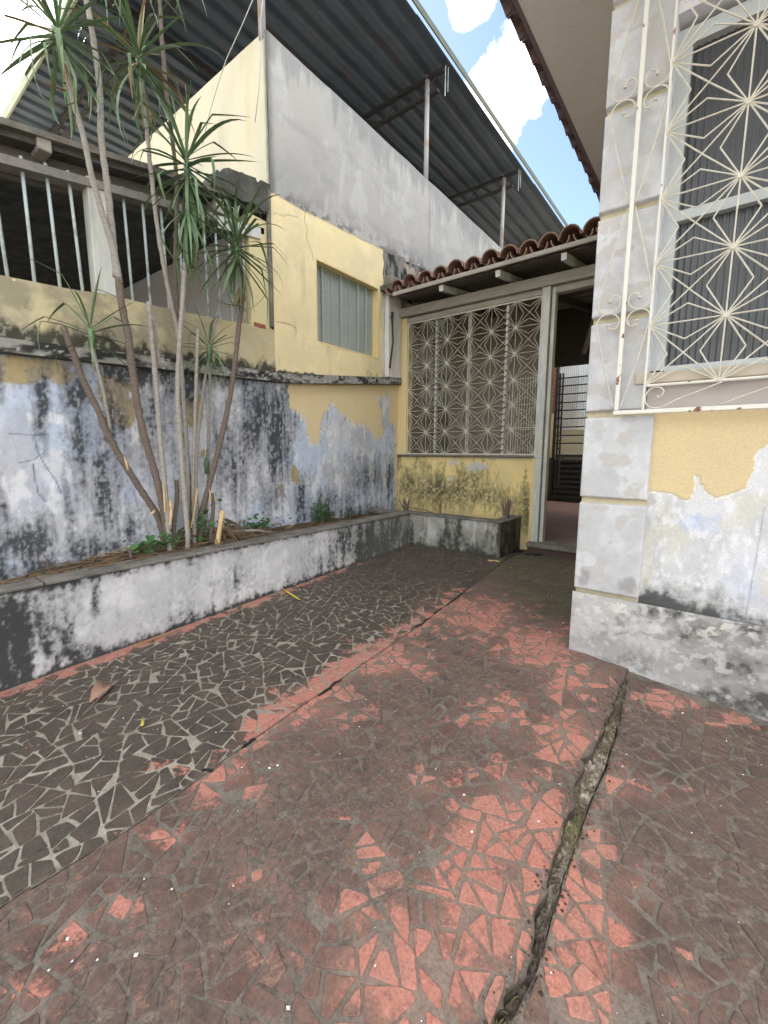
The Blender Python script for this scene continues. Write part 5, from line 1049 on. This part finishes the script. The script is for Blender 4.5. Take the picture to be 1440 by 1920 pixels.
# saplings / twig at near end of planter
t_ = empty('dead_twig', 'thin bare twig standing at the near end of the planter against the wall', 'twig'); MB().tube([AX(-2.6, 92, 1072), AX(-2.6, 88, 1050), AX(-2.62, 77, 1033)], [.004, .003, .002], 5).build('twig', 'bark_brown', t_)

# ================================================================== THINGS ON THE FLOOR
def onf(u_, v_, dz=.008):
    d = raydir(u_, v_); t = 1.0
    for _ in range(12): p = EYE+d*t; t += (float(zf(p[0], p[1]))+dz-p[2])/d[2]
    return EYE+d*t
def flat_leaf(name, label, pts, m, lift=.012, group=None):
    P = [onf(*p) for p in pts]; c = sum(P)/len(P); k = len(P); V = [tuple(c+[0, 0, .004])]+[tuple(p+[0, 0, lift*((i*7) % 3)/3+.001]) for i, p in enumerate(P)]
    o = link(name, mesh(name, V, [(0, i+1, (i+1) % k+1) for i in range(k)], m, True)); s = o.modifiers.new('thick', 'SOLIDIFY'); s.thickness = .001; return tag(o, label, 'leaf', group)
M['leaf_brown'] = mat('curled_brown_leaf', (.36, .22, .16), .7, noise=.6, nscale=30, col2=(.24, .14, .10))
flat_leaf('fallen_leaf', 'curled pinkish brown dead leaf on the dark tiles near the planter', [(168, 1318), (172, 1298), (184, 1284), (198, 1282), (210, 1286), (208, 1296), (192, 1306), (180, 1314)], 'leaf_brown', .03)
flat_leaf('fallen_leaf', 'small pale yellow leaf scrap lying on the dark tiles', [(264, 1362), (266, 1350), (270, 1347), (271, 1358), (267, 1364)], 'leaf_yellow')
def stick(label, pts, r, m): t_ = empty('stick', label, 'stick'); MB().tube([onf(*p)+np.array([0, 0, r]) for p in pts], [r*.5]+[r]*(len(pts)-2)+[r*.4], 6).build('stick', m, t_, True)
stick('dark dry twig lying under the curled brown leaf', [(155, 1343), (180, 1318), (205, 1292), (225, 1280)], .005, 'bark_brown')
stick('bright yellow dry leaf strip lying beside the planter', [(529, 1105), (540, 1112), (552, 1120), (563, 1126)], .006, 'leaf_yellow')
stick('long thin dry leaf strip along the foot of the planter', [(248, 1215), (280, 1202), (315, 1190), (342, 1181)], .004, 'leaf_dry')
stick('short dark splinter lying across the floor seam', [(878, 1105), (868, 1112), (855, 1118)], .004, 'dark_wood')
for i, (u_, v_, a, lb) in enumerate(((920, 1052, .5, 'small pale wood chip by the planter corner, left one'), (932, 1053, -.3, 'small pale wood chip by the planter corner, right one'))):
    p = onf(u_, v_); o = MB().box(-.022, .022, -.008, .008, 0, .009).build('wood_chip', 'cut_wood'); o.location = p; o.rotation_euler = (0, 0, a); tag(o, lb, 'wood chip', 'wood chips by the back planter')
t_ = empty('rubbish', 'flattened black rubbish scrap lying at the foot of the threshold', 'rubbish'); mb = MB(); c = onf(978, 1037)
for k in range(7): p = c+[random.gauss(0, .07), random.gauss(0, .02), .004]; mb.tube([p, p+[.06*random.gauss(0, 1), .03, .01]], [.012, .006], 5)
mb.build('scrap', 'black', t_)
# seam slivers along the joint between the two pavements
mb = MB()
for (a, b) in (((872, 1108), (838, 1136)), ((828, 1140), (812, 1152)), ((806, 1158), (776, 1178)), ((640, 1275), (596, 1305)), ((480, 1385), (452, 1402)), ((400, 1445), (378, 1446))):
    P = [onf(a[0]+(b[0]-a[0])*t, a[1]+(b[1]-a[1])*t, .0015)+np.array([random.gauss(0, .004), 0, 0]) for t in (0, .25, .5, .75, 1)]; mb.tube(P, [.002, .006, .004, .006, .002], 5)
tag(mb.build('seam_gap', 'black'), 'broken dark gaps along the seam between dark and red paving', 'crack', kind='stuff')
# rubble and tufts along the crack
mb = MB()
for k in range(150):
    y = random.uniform(.55, 1.97); x = random.choice([float(cl(y))-abs(random.gauss(0, .018)), random.uniform(float(cl(y)), float(crr(y))), float(crr(y))+abs(random.gauss(0, .014))]); r = random.choice([.002, .003, .0045]); p = np.array([x, y, float(zf(x, y))-(.0 if x < float(cl(y)) else .008)])
    V = [p+r*np.array(q)*random.uniform(.6, 1.5) for q in ((1, 0, 0), (-1, 0, 0), (0, 1, 0), (0, -1, 0), (0, 0, .9))]; mb.add(V, [(0, 2, 4), (2, 1, 4), (1, 3, 4), (3, 0, 4)])
tag(mb.build('crack_rubble', 'soil'), 'dark crumbs of mortar and soil along the long floor crack', 'rubble', kind='stuff')
mb = MB()
for k in range(90):
    y = random.choice([random.gauss(1.45, .12), random.uniform(1.0, 1.9), random.gauss(.62, .03), random.gauss(1.12, .02)]); x = random.uniform(float(cl(y)), float(crr(y))); p = np.array([x, y, float(zf(x, y))-.014]); e = p+[random.gauss(0, .010), random.gauss(0, .010), random.uniform(.008, .024)]
    mb.tube([p, (p+e)/2+[0, 0, .003], e], [.0011, .0009, .0003], 3)
tag(mb.build('crack_grass', mat('dry_grass', (.20, .19, .07), .8, noise=.9, nscale=60, col2=(.07, .09, .025))), 'tiny dry grass and moss tufts growing in the floor crack', 'grass', kind='stuff')
# white crumbs and grit
mb = MB()
def crumb(p, r): 
    V = [p+r*np.array(q)*random.uniform(.6, 1.2) for q in ((1, 0, 0), (-1, 0, 0), (0, 1, 0), (0, -1, 0), (0, 0, .8))]; mb.add(V, [(0, 2, 4), (2, 1, 4), (1, 3, 4), (3, 0, 4)])
for k in range(420):
    x, y = random.uniform(-2.2, .6), random.uniform(.15, 3.3)
    if x > -.5 and y > 2.0: continue
    crumb(np.array([x, y, float(zf(x, y))+(.004 if x < -.2 else -.008)]), random.choice([.0012, .0018, .003]))
for (u_, v_) in ((127, 1760), (1055, 1168), (1030, 1185), (870, 1490), (540, 1890), (255, 1790), (1280, 1337), (1035, 1118), (520, 1435), (505, 1440), (660, 1010), (735, 1240), (150, 1375), (885, 1560), (1010, 1540)): crumb(onf(u_, v_, .004), .005)
tag(mb.build('grit', 'white_bit'), 'scattered white crumbs and grit over the patio tiles', 'grit', kind='stuff')
